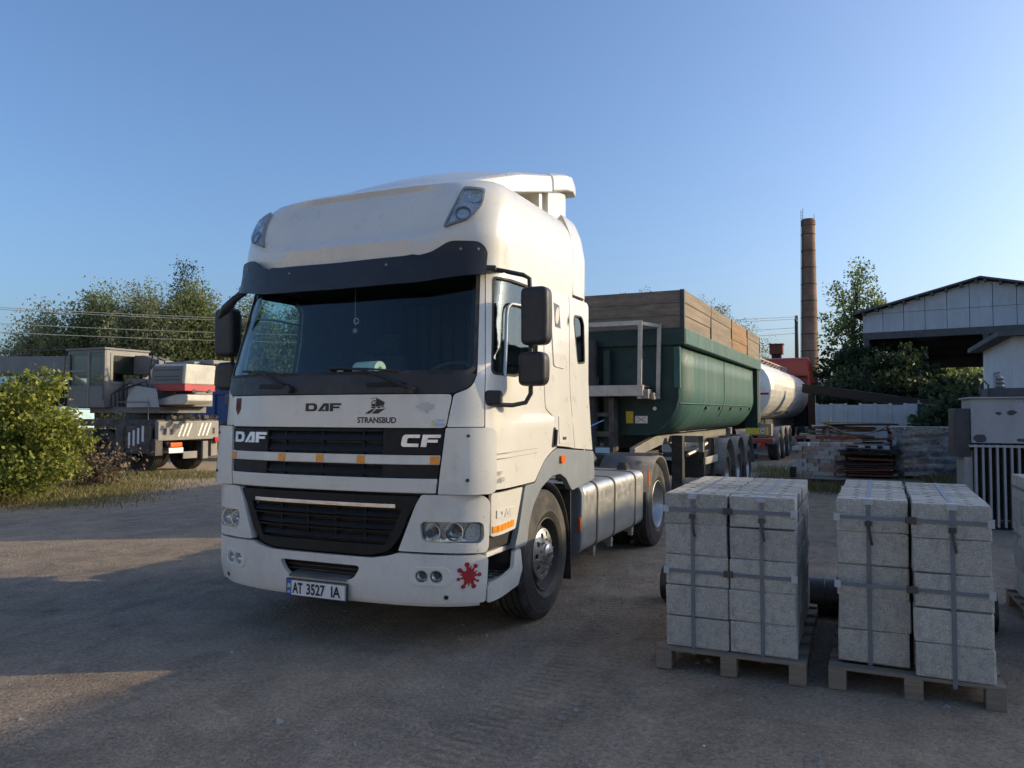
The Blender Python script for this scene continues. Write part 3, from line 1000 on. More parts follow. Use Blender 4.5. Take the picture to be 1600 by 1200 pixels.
# ---------------------------------------------------------------- hangar
HU, HV = Vector((.982, -.19, 0)), Vector((.19, .982, 0))
root = thing("hangar", "open-sided hangar with grey sheet gable and low pitched roof", "hangar", (3.6, 37.8, 0), math.atan2(-.19, .982))
HS, ZE, ZA, ZB = 5.24, 6.72, 8.0, 5.72     # half span, eave, apex, gable bottom
def slope(x): return ZE + (ZA - ZE) * (1 - abs(x - HS) / HS)
k = 0
x = 0.0
me_cache = {}
while x < 2 * HS - .05:
    x2 = min(x + .95, 2 * HS)
    mb = MB(); mb.b2((x + .012, -.02, ZB), (x2 - .012, .02 + .006 * (k % 3), ZB + .93)); mb.build("gable_sheet", "asbestos", root)
    m_ = (x + x2) / 2
    za, zb = slope(x) - .06, slope(x2) - .06
    mb = MB()
    poly = [(x + .012, ZB + .945), (x2 - .012, ZB + .945), (x2 - .012, zb), (m_, slope(m_) - .06), (x + .012, za)]
    mb.prism(poly, lambda u, v, h: (u, h, v), -.03 - .004 * (k % 2), .015)
    mb.build("gable_sheet", "asbestos", root)
    x = x2
    k += 1
for s in (0, 1):
    mb = MB()
    xa, xb = (-.5, HS) if s == 0 else (HS, 2 * HS + .5)
    za, zb = (slope(0) - (ZA - ZE) / HS * .5, ZA) if s == 0 else (ZA, slope(0) - (ZA - ZE) / HS * .5)
    mb.add([(xa, -.45, za), (xb, -.45, zb), (xb, 22, zb), (xa, 22, za), (xa, -.45, za + .09), (xb, -.45, zb + .09), (xb, 22, zb + .09), (xa, 22, za + .09)],
           [(3, 2, 1, 0), (4, 5, 6, 7), (0, 1, 5, 4), (1, 2, 6, 5), (2, 3, 7, 6), (3, 0, 4, 7)])
    mb.build("roof_slope", "roof_dark", root)
for j in range(9):
    for s in (-1, 1):
        xx = HS + s * (HS - .1 - j * .62)
        mb = MB(); mb.b2((xx - .06, -.4, slope(xx) - .15), (xx + .06, 2, slope(xx) - .02)); mb.build("purlin", "roof_dark", root)
for yy in (.1, 7, 14, 21.5):
    for xx in (.15, HS * 1.03, 2 * HS - .15):
        mb = MB(); mb.b2((xx - .13, yy - .1, 0), (xx + .13, yy + .1, ZB + .8 if xx != HS * 1.03 else ZB + 1.5)); mb.build("post", "roof_dark", root)
    mb = MB(); mb.b2((0, yy - .12, ZB - .35), (2 * HS, yy + .02, ZB - .01)); mb.build("tie_beam", "roof_dark", root)
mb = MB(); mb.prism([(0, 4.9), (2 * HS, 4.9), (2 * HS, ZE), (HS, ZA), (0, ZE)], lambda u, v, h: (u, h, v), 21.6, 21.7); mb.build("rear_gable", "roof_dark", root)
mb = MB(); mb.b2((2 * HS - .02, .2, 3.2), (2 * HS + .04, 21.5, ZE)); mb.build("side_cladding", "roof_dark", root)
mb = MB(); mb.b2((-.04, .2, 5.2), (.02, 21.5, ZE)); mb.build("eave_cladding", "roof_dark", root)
mb = MB(); mb.b2((6.8, 8, 0), (8.8, 10, 1.9)); mb.b2((6.9, 8.2, 1.9), (8.7, 9.8, 2.4)); 
tag(mb.build("machine_housing", "board_dark", None, loc=root.location, rz=root.rotation_euler.z), "dark machine housing standing inside the hangar", "machine")

# ---------------------------------------------------------------- white house
cx, cy = cam_world(1584, Z=15.5)
root = thing("white_house", "small whitewashed house at the right edge with dark roof overhang", "house", (cx, cy, 0))
wall_s = flat((0, 4.2, 0), (0, -1, 0), (0, 0, 1))
panel("side_wall", rect(0, 0, 4.2, 3.25), wall_s, "whitewash", root, [rect(1.5, 1.2, 2.5, 2.55)], 0, .25, .5, .01)
panel("front_wall", rect(.26, 0, 5.5, 3.25), flat((0, 0, 0), (1, 0, 0), (0, 0, 1)), "whitewash", root, [], 0, .25, .6, .01)
mb = MB(); mb.b2((.10, 1.72, 1.2), (.14, 2.68, 2.55)); mb.build("window_pane", "dark_glass", root)
mb = MB()
for y in (1.72, 2.18, 2.64): mb.b2((.04, y, 1.2), (.09, y + .06, 2.55))
for z in (1.2, 2.0, 2.49): mb.b2((.045, 1.72, z), (.085, 2.7, z + .06))
mb.build("window_frame", "fence_white", root)
mb = MB()
mb.add([(-.30, -.35, 3.16), (5.6, -.35, 3.34), (5.6, 4.5, 3.34), (-.30, 4.5, 3.16), (-.30, -.35, 3.26), (5.6, -.35, 3.46), (5.6, 4.5, 3.46), (-.30, 4.5, 3.26)],
       [(3, 2, 1, 0), (4, 5, 6, 7), (0, 1, 5, 4), (1, 2, 6, 5), (2, 3, 7, 6), (3, 0, 4, 7)])
mb.build("roof", "roof_dark", root)

# ---------------------------------------------------------------- brick chimney
cx, cy = cam_world(1266.5, Z=100)
root = thing("brick_chimney", "tall round brick factory chimney with iron bands and ladder", "chimney", (cx, cy, 0))
def chim_mat():
    m = bpy.data.materials.new("chimney_brick")
    m.use_nodes = True
    nt = m.node_tree
    b = nt.nodes["Principled BSDF"]
    tc = nt.nodes.new("ShaderNodeTexCoord")
    br = nt.nodes.new("ShaderNodeTexBrick")
    br.inputs["Scale"].default_value = 1.0
    br.inputs["Brick Width"].default_value = .27
    br.inputs["Row Height"].default_value = .085
    br.inputs["Mortar Size"].default_value = .012
    br.inputs["Color1"].default_value = (.24, .125, .08, 1)
    br.inputs["Color2"].default_value = (.32, .19, .125, 1)
    br.inputs["Mortar"].default_value = (.22, .18, .15, 1)
    sp = nt.nodes.new("ShaderNodeSeparateXYZ")
    nt.links.new(tc.outputs["Object"], sp.inputs[0])
    at = nt.nodes.new("ShaderNodeMath"); at.operation = 'ARCTAN2'
    nt.links.new(sp.outputs[1], at.inputs[0]); nt.links.new(sp.outputs[0], at.inputs[1])
    cb = nt.nodes.new("ShaderNodeCombineXYZ")
    nt.links.new(at.outputs[0], cb.inputs[0]); nt.links.new(sp.outputs[2], cb.inputs[1])
    nt.links.new(cb.outputs[0], br.inputs["Vector"])
    n = _noise(nt, .5, 6, .7)
    rr = _ramp(nt, n.outputs[0], .35, .7, (.6, .58, .56, 1), (1.15, 1.12, 1.1, 1))
    c = _mix(nt, 1.0, br.outputs[0], rr.outputs[0], 'MULTIPLY')
    nt.links.new(c, b.inputs["Base Color"])
    b.inputs["Roughness"].default_value = .95
    MATS["chimney_brick"] = m
chim_mat()
HC = hz(340, 100)
def cr(z): return 1.18 + (.80 - 1.18) * z / HC
mb = MB(); mb.lathe([(cr(z), z) for z in np.linspace(-.1, HC, 13)] + [(cr(HC) - .22, HC), (cr(HC) - .22, HC - 2)], 28, 'z'); mb.build("shaft", "chimney_brick", root, smooth=40)
mb = MB(); mb.lathe([(cr(HC) + .02, HC - .9), (cr(HC) + .10, HC - .8), (cr(HC) + .10, HC - .25), (cr(HC) + .02, HC - .12)], 28, 'z'); mb.build("collar", "chimney_brick", root, smooth=30)
z = 3.0
while z < HC - 1.2:
    mb = MB(); mb.lathe([(cr(z) + .005, z), (cr(z) + .035, z), (cr(z) + .035, z + .12), (cr(z) + .005, z + .12)], 28, 'z', closed=True); mb.build("iron_band", "chimney_iron", root)
    z += 2.15
lx, ly = -.80, -.62      # ladder on the side that shows at the left
mb = MB()
for s in (-.2, .2):
    mb.tube([(lx * cr(z) * 1.12 + s * .62, ly * cr(z) * 1.12 - s * .8, z) for z in (2, 8, 14, 20, HC + 1.2)], .03, 5)
z = 2.2
while z < HC + 1:
    a = cr(z) * 1.12
    mb.cyl((lx * a + .124, ly * a - .16, z), (lx * a - .124, ly * a + .16, z), .02, 4)
    z += .35
mb.build("ladder", "chimney_iron", root)
for a in (2.6, .3):
    mb = MB(); mb.cyl((math.cos(a) * .75, math.sin(a) * .75, HC - .6), (math.cos(a) * .75, math.sin(a) * .75, HC + (1.6 if a > 1 else .7)), .03, 5); mb.build("lightning_rod", "chimney_iron", root)

# rusty box on a post above the tanker
cx, cy = cam_world(1214.5, Z=52)
root = thing("vent_box", "rusty brown box raised on a post behind the tanker", "box", (cx, cy, 0))
zt = hz(538, 52); zb = hz(553, 52)
mb = MB(); mb.b2((-.42, -.42, zb), (.42, .42, zt)); mb.build("box", "brick_red", root, .02)
mb = MB(); mb.b2((-.46, -.46, zt), (.46, .46, zt + .05)); mb.build("lid", "chimney_iron", root)
mb = MB(); mb.b2((-.3, -.3, 0), (.3, .3, zb)); mb.build("post", "chimney_iron", root)

# ---------------------------------------------------------------- utility poles and wires
ends = []
for px, Z, row, lab in ((1246, 48, 492, "wooden utility pole left of the brick chimney"), (-420, 28, 447, "wooden utility pole beyond the left picture edge")):
    x, y = cam_world(px, Z=Z)
    h = hz(row, Z)
    root = thing("utility_pole", lab, "pole", (x, y, 0))
    mb = MB(); mb.tube([(0, 0, -.2), (0, 0, h * .5), (0, 0, h)], [.15, .13, .10], 10); mb.build("pole", "pole_wood", root, smooth=40)
    mb = MB(); mb.box((0, 0, h - .35), (.12, 1.5, .1)); mb.build("crossarm", "pole_wood", root)
    for s in (-.6, .6):
        mb = MB(); mb.cyl((0, s, h - .30), (0, s, h - .14), .04, 6); mb.build("insulator", "fence_white", root)
    ends.append([Vector((x, y - .6, h - .14)), Vector((x, y + .6, h - .14)), Vector((x, y, h - .75)), Vector((x, y, h - 1.1))])
for k, (a, b, lab) in enumerate(zip(ends[1], ends[0], ("topmost wire of the overhead line behind the yard", "second wire of the overhead line, just under the topmost", "third wire from the top of the overhead line", "lowest wire of the overhead line behind the yard"))):
    mb = MB()
    mb.tube([a.lerp(b, t / 24) - Vector((0, 0, .8 * (1 - (t / 12 - 1) ** 2))) for t in range(25)], .014, 5)
    tag(mb.build("overhead_wire", "wire_pale"), lab, "wire", "overhead wires behind the yard")
# ---------------------------------------------------------------- cab surfaces of the white lorry
NEXP=2.6; DCOR=.5
_T=[i/400*math.pi/2 for i in range(401)]
_PX=[(math.sin(t)**(2/NEXP), DCOR*(1-max(math.cos(t),0)**(2/NEXP))) for t in _T]
_S=[0.0]
for i in range(1,401):
    _S.append(_S[-1]+math.hypot(1.2*(_PX[i][0]-_PX[i-1][0]),_PX[i][1]-_PX[i-1][1]))
SL=_S[-1]
def lerp_tab(tab,z):
    if z<=tab[0][0]: return tab[0][1]
    for (a,b),(c,d) in zip(tab,tab[1:]):
        if z<=c: return b+(d-b)*(z-a)/(c-a)
    return tab[-1][1]
FT=[(.3,-1.34),(.45,-1.37),(1.2,-1.37),(1.85,-1.335),(1.95,-1.315),(2.65,-1.10),(2.8,-1.07),(2.95,-1.09),(3.1,-1.04),(3.25,-.94),(3.36,-.80),(3.43,-.62)]
WT=[(.3,1.22),(.5,1.245),(1.1,1.245),(1.5,1.23),(1.9,1.22),(2.8,1.18),(3.1,1.165),(3.25,1.12),(3.36,1.04),(3.43,.9)]
def cab_surf(s,z):
    F=lerp_tab(FT,z);W=lerp_tab(WT,z);a=abs(s)
    if a<SL:
        i=max(1,bisect.bisect_left(_S,a)); k=(a-_S[i-1])/(_S[i]-_S[i-1])
        x=_PX[i-1][0]+(_PX[i][0]-_PX[i-1][0])*k; y=_PX[i-1][1]+(_PX[i][1]-_PX[i-1][1])*k
        return (math.copysign(x*W,s),F+y,z)
    return (math.copysign(W,s),F+DCOR+a-SL,z)
ROOF_F = [(2.68, -1.085), (2.8, -1.08), (2.95, -1.10), (3.1, -1.065), (3.22, -1.01), (3.32, -.945), (3.40, -.865), (3.45, -.76), (3.48, -.56), (3.495, -.25)]
ROOF_W = [(2.68, 1.185), (2.95, 1.20), (3.1, 1.195), (3.22, 1.18), (3.32, 1.15), (3.40, 1.10), (3.45, 1.03), (3.48, .90), (3.495, .68)]
def roof_surf(s, z):
    F, W, a = lerp_tab(ROOF_F, z), lerp_tab(ROOF_W, z), abs(s)
    dy = .42
    if a < SL:
        i = max(1, bisect.bisect_left(_S, a)); k = (a - _S[i - 1]) / (_S[i] - _S[i - 1])
        t0 = (i - 1 + k) / 400 * math.pi / 2
        x = math.sin(t0) ** (2 / 3.2)
        y = dy * (1 - max(math.cos(t0), 0) ** (2 / 3.2))
        # shallow hollow between the two lamp pods
        t = max(0, min(1, (.80 - a) / .18)) * max(0, min(1, (z - 2.93) / .1)) * max(0, min(1, (3.40 - z) / .06))
        return (math.copysign(x * W, s), F + y + .075 * t * t * (3 - 2 * t), z)
    return (math.copysign(W, s), F + dy + a - SL, z)
def sy(y, z):
    """arc coordinate on the cab side of the point at length y, height z"""
    return y - lerp_tab(FT, z) - DCOR + SL
def both(fn):
    fn(lambda p: p, 1)
    fn(mir, -1)

T = thing("truck", "white articulated lorry tractor with tall roof and black sun visor", "truck")

# ---- bumper
bump_out = [(-1.22, .36), (1.22, .36), (1.235, .66), (1.20, .685), (.62, .697), (.55, .672), (.42, .652), (-.42, .652), (-.55, .672), (-.62, .697), (-1.20, .685), (-1.235, .66)]
intake = rnd([(-.28, .485), (.28, .485), (.35, .592), (-.35, .592)], .05)
fogs = [circle((s * c, .543), .041, 18) for s in (-1, 1) for c in (.785, .885)]
bumper = panel("bumper", rnd(bump_out, .02, 3), cab_surf, "bumper_white", T, [intake] + fogs, .012, .04, .06, .008)
panel("bumper_lip", [(-1.19, .325), (1.19, .325), (1.20, .40), (-1.20, .40)], cab_surf, "bumper_white", bumper, [], -.012, .03, .08, .006)
panel("intake_mesh", rnd([(-.33, .46), (.33, .46), (.40, .61), (-.40, .61)], .05), cab_surf, "grille_black", bumper, [], -.075, .02, .1, 0)
for z in (.515, .545, .575):
    panel("intake_slat", rect(-.33, z, .33, z + .012), cab_surf, "black_plastic", bumper, [], -.045, .02, .1, .003)
for s in (-1, 1):
    pod = rnd(rect(.70, .478, .985, .608), .06, 5)
    hol = [circle((c, .543), .046, 18) for c in (.785, .885)]
    pl, hl = (pod, hol) if s > 0 else (mir(pod), [mir(h) for h in hol])
    panel("fog_lamp_bezel", pl, cab_surf, "bumper_white", bumper, hl, .02, .012, .05, .005)
    for c in (.785, .885):
        p = Vector(cab_surf(s * c, .543))
        n = Vector((0, -1, 0)).lerp(Vector((s * .35, -.94, 0)), 1).normalized()
        a = p - n * .030
        fl = link("fog_lamp", MB().tube([a, a + n * .008, a + n * .02, a + n * .03], [.012, .028, .038, .041], 18, cap=False).mesh(), "lamp_reflector", bumper, smooth=60)
        MB().cyl(a + n * .030, a + n * .034, .041, 20).build("lens", "clear_lens", fl)
        MB().cyl(a - n * .01, a + n * .012, .012, 10).build("bulb", "lamp_dark", fl)
        MB().tube([a - n * .012, a - n * .002], [.05, .05], 16).build("lamp_back", "black_plastic", fl)
    panel("bolt_cap", circle((s * .955, .405), .016, 12), cab_surf, "black_plastic", bumper, [], .017, .01, .05, .003)

# number plate
pl = MB(); pl.b2((-.27, -1.405, .335), (.27, -1.392, .462)); pl.build("plate_holder", "black_plastic", T, .004)
pm = MB(); pm.b2((-.26, -1.412, .342), (.26, -1.4055, .455))
plate = pm.build("number_plate", "plate_white", T, .003)
ps = flat((-.26, -1.4125, .342), (1, 0, 0), (0, 0, 1))
panel("plate_band", rect(.003, .003, .045, .110), ps, "plate_blue", plate, [], .0012, .001, .1, 0)
panel("plate_flag", rect(.010, .070, .038, .085), ps, "sticker_blue", plate, [], .0022, .001, .1, 0)
panel("plate_flag", rect(.010, .055, .038, .070), ps, "sticker_yellow", plate, [], .0022, .001, .1, 0)
text_on("plate_country", "UA", ps, .011, .018, .018, "plate_white", plate, .026, .01, .0025, .0012)
for tx, u, w in (("AT", .058, .088), ("3527", .178, .165), ("IA", .392, .085)):
    text_on("plate_characters", tx, ps, u, .020, .074, "sticker_black", plate, w, .024, .0025, .0012)
panel("plate_rim", rect(.0, .0, .52, .113), ps, "sticker_black", plate, [rect(.004, .004, .516, .109)], .002, .001, .2, 0)
MB().bar((0, -1.40, .48), (0, -1.30, .50), .5, .012).build("plate_shelf", "dusty_grey", bumper)

# ---- headlight panels
def head_panel(f, s):
    out = rnd([(.625, .712), (1.235, .700), (1.25, 1.05), (1.19, 1.098), (.785, 1.098), (.745, 1.03)], [.01, .05, .04, .05, .01, .03], 4)
    hole = rnd([(.785, .80), (.82, .775), (1.17, .765), (1.205, .80), (1.20, .895), (1.17, .912), (.80, .918), (.775, .895)], .02, 3)
    hp = panel("headlight_panel", f(out), cab_surf, "bumper_white", T, [f(hole)], .014, .05, .055, .008)
    big = rnd([(.765, .79), (.81, .760), (1.18, .750), (1.22, .79), (1.215, .905), (1.18, .926), (.79, .932), (.76, .905)], .02, 3)
    hl = panel("headlight", f(big), cab_surf, "lamp_silver", T, [], -.070, .02, .06, 0)
    panel("lens", f(rnd([(.788, .80), (.822, .778), (1.168, .768), (1.202, .80), (1.197, .893), (1.168, .909), (.802, .915), (.778, .894)], .02, 3)), cab_surf, "clear_lens", hl, [], .002, .004, .06, 0)
    for c, r in ((.855, .052), (1.0, .062)):
        p = Vector(cab_surf(s * c, .842))
        n = Vector((s * (.2 if c < .9 else .33), -1, 0)).normalized()
        a = p - n * .062
        MB().tube([a, a + n * .006, a + n * .022, a + n * .048], [.010, r * .55, r * .85, r], 22, cap=False).build("reflector", "lamp_reflector", hl, smooth=60)
        MB().tube([a, a + n * .03], [.012, .011], 10).build("bulb", "lamp_dark", hl)
        MB().lathe([(r, 0), (r + .007, .0), (r + .007, .006), (r, .006)], 22, 'y', closed=True).build("reflector_ring", "chrome", hl, loc=tuple(a + n * .048))
    panel("indicator", f(rnd([(1.085, .775), (1.165, .772), (1.195, .80), (1.192, .89), (1.12, .90), (1.075, .83)], .02, 3)), cab_surf, "lamp_silver", hl, [], -.03, .02, .03, .004)
    panel("lamp_floor", f(rect(.80, .772, 1.15, .80)), cab_surf, "lamp_reflector", hl, [], -.035, .02, .05, .004)
both(head_panel)

# ---- lower grille
lowg = [(-.775, 1.088), (-.70, .97), (-.625, .79), (-.55, .705), (-.42, .668), (.42, .668), (.55, .705), (.625, .79), (.70, .97), (.775, 1.088)]
lg = panel("lower_grille", rnd(lowg, .04, 3), cab_surf, "grille_black", T, [rnd([(-.645, .995), (-.615, .925), (.615, .925), (.645, .995)], .01), rnd([(-.605, .915), (-.575, .84), (.575, .84), (.605, .915)], .01), rnd([(-.565, .83), (-.52, .745), (.52, .745), (.565, .83)], .01)], .0, .04, .06, .006)
panel("grille_back", [(-.66, 1.03), (-.5, .72), (.5, .72), (.66, 1.03)], cab_surf, "grille_black", lg, [], -.055, .015, .1, 0)
for z, w in ((.965, .63), (.88, .59), (.795, .54)):
    panel("grille_slat", [(-w, z - .028), (w, z - .028), (w, z + .010), (-w, z + .010)], cab_surf, "grille_black", lg, [], lambda u, v, z=z: -.040 + (z + .010 - v) * .75, .012, .09, .003)
for s in (-.36, -.12, .12, .36):
    panel("grille_rib", rect(s - .006, .76, s + .006, 1.0), cab_surf, "grille_black", lg, [], -.022, .02, .08, .002)
panel("chrome_strip", rect(-.60, 1.002, .60, 1.030), cab_surf, "chrome", lg, [], .010, .014, .08, .003)

# ---- upper grille
ug = panel("upper_grille", [(-.885, 1.115), (.885, 1.115), (.945, 1.545), (-.945, 1.545)], cab_surf, "grille_black", T, [], -.045, .02, .09, 0)
for s in (-1, 1):
    f = (lambda p: p) if s > 0 else mir
    panel("badge_plate", f(rnd([(.50, 1.372), (.915, 1.372), (.938, 1.542), (.50, 1.542)], .008)), cab_surf, "grille_black", ug, [], .0, .03, .07, .003)
    panel("badge_plate", f(rnd([(.50, 1.212), (.893, 1.212), (.906, 1.300), (.50, 1.300)], .008)), cab_surf, "grille_black", ug, [], .0, .03, .07, .003)
for z in (1.50, 1.42, 1.262):
    panel("grille_louvre", rect(-.495, z - .035, .495, z + .030), cab_surf, "grille_black", ug, [], lambda u, v, z=z: -.036 + (z + .030 - v) * .55, .012, .1, .003)
for s in (-.34, 0, .34):
    panel("grille_rib", rect(s - .007, 1.21, s + .007, 1.54), cab_surf, "grille_black", ug, [], -.016, .025, .09, .002)
panel("grille_top_bar", rect(-.495, 1.530, .495, 1.545), cab_surf, "grille_black", ug, [], 0, .03, .1, .002)
panel("white_bar", [(-.905, 1.302), (.905, 1.302), (.914, 1.368), (-.914, 1.368)], cab_surf, "cab_white", ug, [], .014, .035, .07, .006)
panel("white_bar", [(-.880, 1.108), (.880, 1.108), (.893, 1.208), (-.893, 1.208)], cab_surf, "cab_white", ug, [], .014, .045, .07, .008)
for u in (-.875, -.34, 0.0, .34, .875):
    panel("marker_reflector", rnd(rect(u - .031, 1.308, u + .031, 1.362), .004, 2), cab_surf, "amber", ug, [], .019, .006, .05, .002)
polys_on("maker_badge", word(WORDMARK, -.885, 1.435, .080, .375, 4.3), cab_surf, "silver_letter", ug, .010, .010, .05)
polys_on("model_badge", word([L_C, L_F2], .635, 1.425, .085, .265, 2.9, .18), cab_surf, "silver_letter", ug, .010, .010, .05)
MB().b2((-.9, -1.24, 1.085), (.9, -1.0, 1.115)).build("grille_gap", "black_plastic", ug)

# ---- hood panel between grille and windscreen
hood = panel("hood_panel", rnd([(-.945, 1.557), (.945, 1.557), (.988, 1.790), (-.988, 1.790)], .03), cab_surf, "cab_white", T, [], .006, .03, .07, .008)
polys_on("maker_mark", word(WORDMARK, -.15, 1.672, .058, .31, 4.3), cab_surf, "sticker_black", hood, .0085, .002, .05)
text_on("company_name", "STRANSBUD", cab_surf, .298, 1.590, .040, "sticker_black", hood, .300, .022, .0085, .002)
lu, lv = .445, 1.655
truck_icon = [([(.06, .45), (.17, .42), (.17, .84), (.10, .80), (.06, .68)], [[(.075, .60), (.155, .60), (.155, .78), (.11, .76), (.08, .68)]]),
              ([(.185, .42), (.40, .50), (.42, .66), (.19, .95)], []), ([(.05, .93), (.19, .99), (.43, .70), (.42, .68), (.19, .965), (.06, .90)], []),
              ([(.06, .34), (.17, .31), (.17, .40), (.06, .43)], []), (circle((.27, .38), .05, 12), []), (circle((.37, .42), .04, 12), []),
              ([(-.12, .0), (.02, .0), (.16, .27), (.07, .27)], []), ([(.07, .0), (.25, .0), (.44, .30), (.20, .27)], []), ([(.40, .33), (.50, .34), (.40, .355)], [])]
polys_on("company_logo", [(xf(o, lu - .055, lv, .28, .115), [xf(h, lu - .055, lv, .28, .115) for h in hs]) for o, hs in truck_icon], cab_surf, "sticker_black", hood, .0085, .002, .05)
sh = [(0, .35), (.5, 0), (1, .35), (1, 1), (0, 1)]
panel("emblem_shield", xf(sh, -.915, 1.640, .075, .135), cab_surf, "sticker_brown", hood, [], .0085, .002, .05, 0)
tri = [([(.12, .40), (.2, .36), (.2, .82), (.12, .90)], []), ([(.8, .36), (.88, .40), (.88, .90), (.8, .82)], []), ([(.46, .18), (.54, .18), (.54, .86), (.5, .95), (.46, .86)], []),
       ([(.12, .40), (.12, .33), (.46, .33), (.46, .40)], []), ([(.54, .33), (.88, .33), (.88, .40), (.54, .40)], []),
       ([(.26, .33), (.34, .33), (.42, .70), (.36, .78)], []), ([(.66, .33), (.74, .33), (.64, .78), (.58, .70)], []), ([(.32, .32), (.5, .12), (.68, .32), (.6, .32), (.5, .2), (.4, .32)], [])]
polys_on("emblem_trident", [(xf(o, -.915, 1.640, .075, .135), []) for o, _ in tri], cab_surf, "tile_red", hood, .0100, .0012, .05)
ukr = [(0, .45), (.08, .75), (.22, .70), (.30, .95), (.45, .88), (.62, 1), (.80, .78), (1, .70), (.97, .42), (.80, .30), (.66, .32), (.70, .12), (.58, .0), (.52, .20), (.40, .35), (.30, .22), (.2, .38)]
panel("faded_sticker", xf(ukr, .735, 1.655, .135, .085), cab_surf, "sticker_faded", hood, [], .0078, .0015, .04, 0)
text_on("slogan_sticker", "I LOVE", cab_surf, .868, 1.598, .019, "sticker_blue", hood, .068, .012, .0085, .0015)
text_on("slogan_sticker", "UKRAINE", cab_surf, .868, 1.570, .019, "sticker_blue", hood, .078, .012, .0085, .0015)
panel("slogan_mark", circle((.855, 1.590), .011, 12, .022), cab_surf, "sticker_yellow", hood, [], .0085, .0015, .05, 0)

# ---- black band with wiper arms
band = panel("cowl_band", rnd([(-.992, 1.797), (.992, 1.797), (1.115, 1.845), (1.148, 1.935), (-1.148, 1.935), (-1.115, 1.845)], [.02, .02, .06, .01, .01, .06]), cab_surf, "black_plastic", T, [], .004, .03, .07, .005)
for u in (-.62, .36):
    panel("cowl_vent", rnd(rect(u, 1.845, u + .30, 1.875), .012), cab_surf, "grille_black", band, [], .012, .012, .08, .003)
def wp(s, z, o=.03):
    p = Vector(cab_surf(s, z)); return p + Vector((0, -o, 0))
for s0, s1, zb in ((-.30, -.78, 1.835), (.72, .12, 1.825)):
    wip = MB()
    wip.tube([wp(s0, zb, .035), wp(s0 + (s1 - s0) * .3, 1.90, .05), wp(s0 + (s1 - s0) * .62, 1.965, .045), wp(s1, 1.985, .035)], [.014, .011, .009, .007], 6)
    w = wip.build("wiper", "black_plastic", T, smooth=40)
    MB().tube([wp(s0 + (s1 - s0) * .18, 1.955, .022), wp(s0 + (s1 - s0) * .62, 1.975, .025), wp(s1 - (s0 - s1) * .35 * .5, 1.985, .020)], .008, 5).build("blade", "rubber", w)
    MB().cyl(wp(s0, zb, .0), wp(s0, zb, .05), .028, 12).build("pivot", "black_plastic", w)

# ---- windscreen, pillars, inner shell
ws_poly = rnd([(-1.138, 1.94), (1.138, 1.94), (1.085, 2.715), (-1.085, 2.715)], .06)
panel("windscreen", ws_poly, cab_surf, "windscreen_glass", T, [], -.004, .006, .09, 0)
panel("windscreen_seal", rnd([(-1.146, 1.932), (1.146, 1.932), (1.093, 2.72), (-1.093, 2.72)], .06), cab_surf, "rubber", T, [rnd([(-1.120, 1.958), (1.120, 1.958), (1.068, 2.70), (-1.068, 2.70)], .06)], .003, .014, .08, .003)
def pillar(f, s):
    panel("corner_pillar", f(rnd([(.955, 1.564), (1.212, 1.564), (1.214, 1.90), (1.128, 2.715), (1.096, 2.715), (1.156, 1.935), (1.124, 1.838), (.998, 1.788)], [.01, .01, 0, .01, .01, .01, .05, .02])), cab_surf, "cab_white", T, [], .004, .03, .05, .006)
    cov = rnd([(.894, 1.103), (1.27, 1.103), (1.275, 1.556), (.948, 1.556)], [.01, .06, .06, .01])
    def off(u, v):
        t = max(0, min(1, (abs(u) - .93) / .16)); return .012 + .048 * t * t * (3 - 2 * t)
    c = panel("corner_deflector", f(cov), cab_surf, "cab_white", T, [], off, .028, .045, .010)
    for u, v in ((1.09, 1.50), (1.085, 1.20)):
        panel("screw_cap", circle((s * u, v), .011, 10), cab_surf, "black_plastic", c, [], .068, .012, .05, .002)
    for v in (1.20, 1.29, 1.38, 1.47):
        panel("air_vane", f(rect(1.235, v, 1.275, v + .012)), cab_surf, "grey_plastic", c, [], .03, .035, .05, 0)
    panel("duct_wall", f(rect(1.0, 1.11, 1.225, 1.55)), cab_surf, "bumper_white", c, [], .004, .01, .08, 0)
both(pillar)

win_hole = rnd([(1.262, 1.930), (1.60, 1.926), (2.03, 1.990), (1.985, 2.30), (1.905, 2.61), (1.82, 2.665), (1.192, 2.66)], [.05, 0, .06, 0, .05, .05, .03])
rear_win = rnd([(sy(.75, 2.10), 2.10), (sy(.96, 2.12), 2.12), (sy(.985, 2.5), 2.5), (sy(.93, 2.56), 2.56), (sy(.72, 2.55), 2.55), (sy(.695, 2.5), 2.5)], .04)
shell = panel("cab_shell", [(-3.30, 1.13), (3.30, 1.13), (3.05, 2.74), (-3.05, 2.74)], cab_surf, "interior", T,
              [rnd([(-1.10, 1.96), (1.10, 1.96), (1.05, 2.70), (-1.05, 2.70)], .06), win_hole, mir(win_hole), rear_win, mir(rear_win)], -.035, .02, .13, 0)

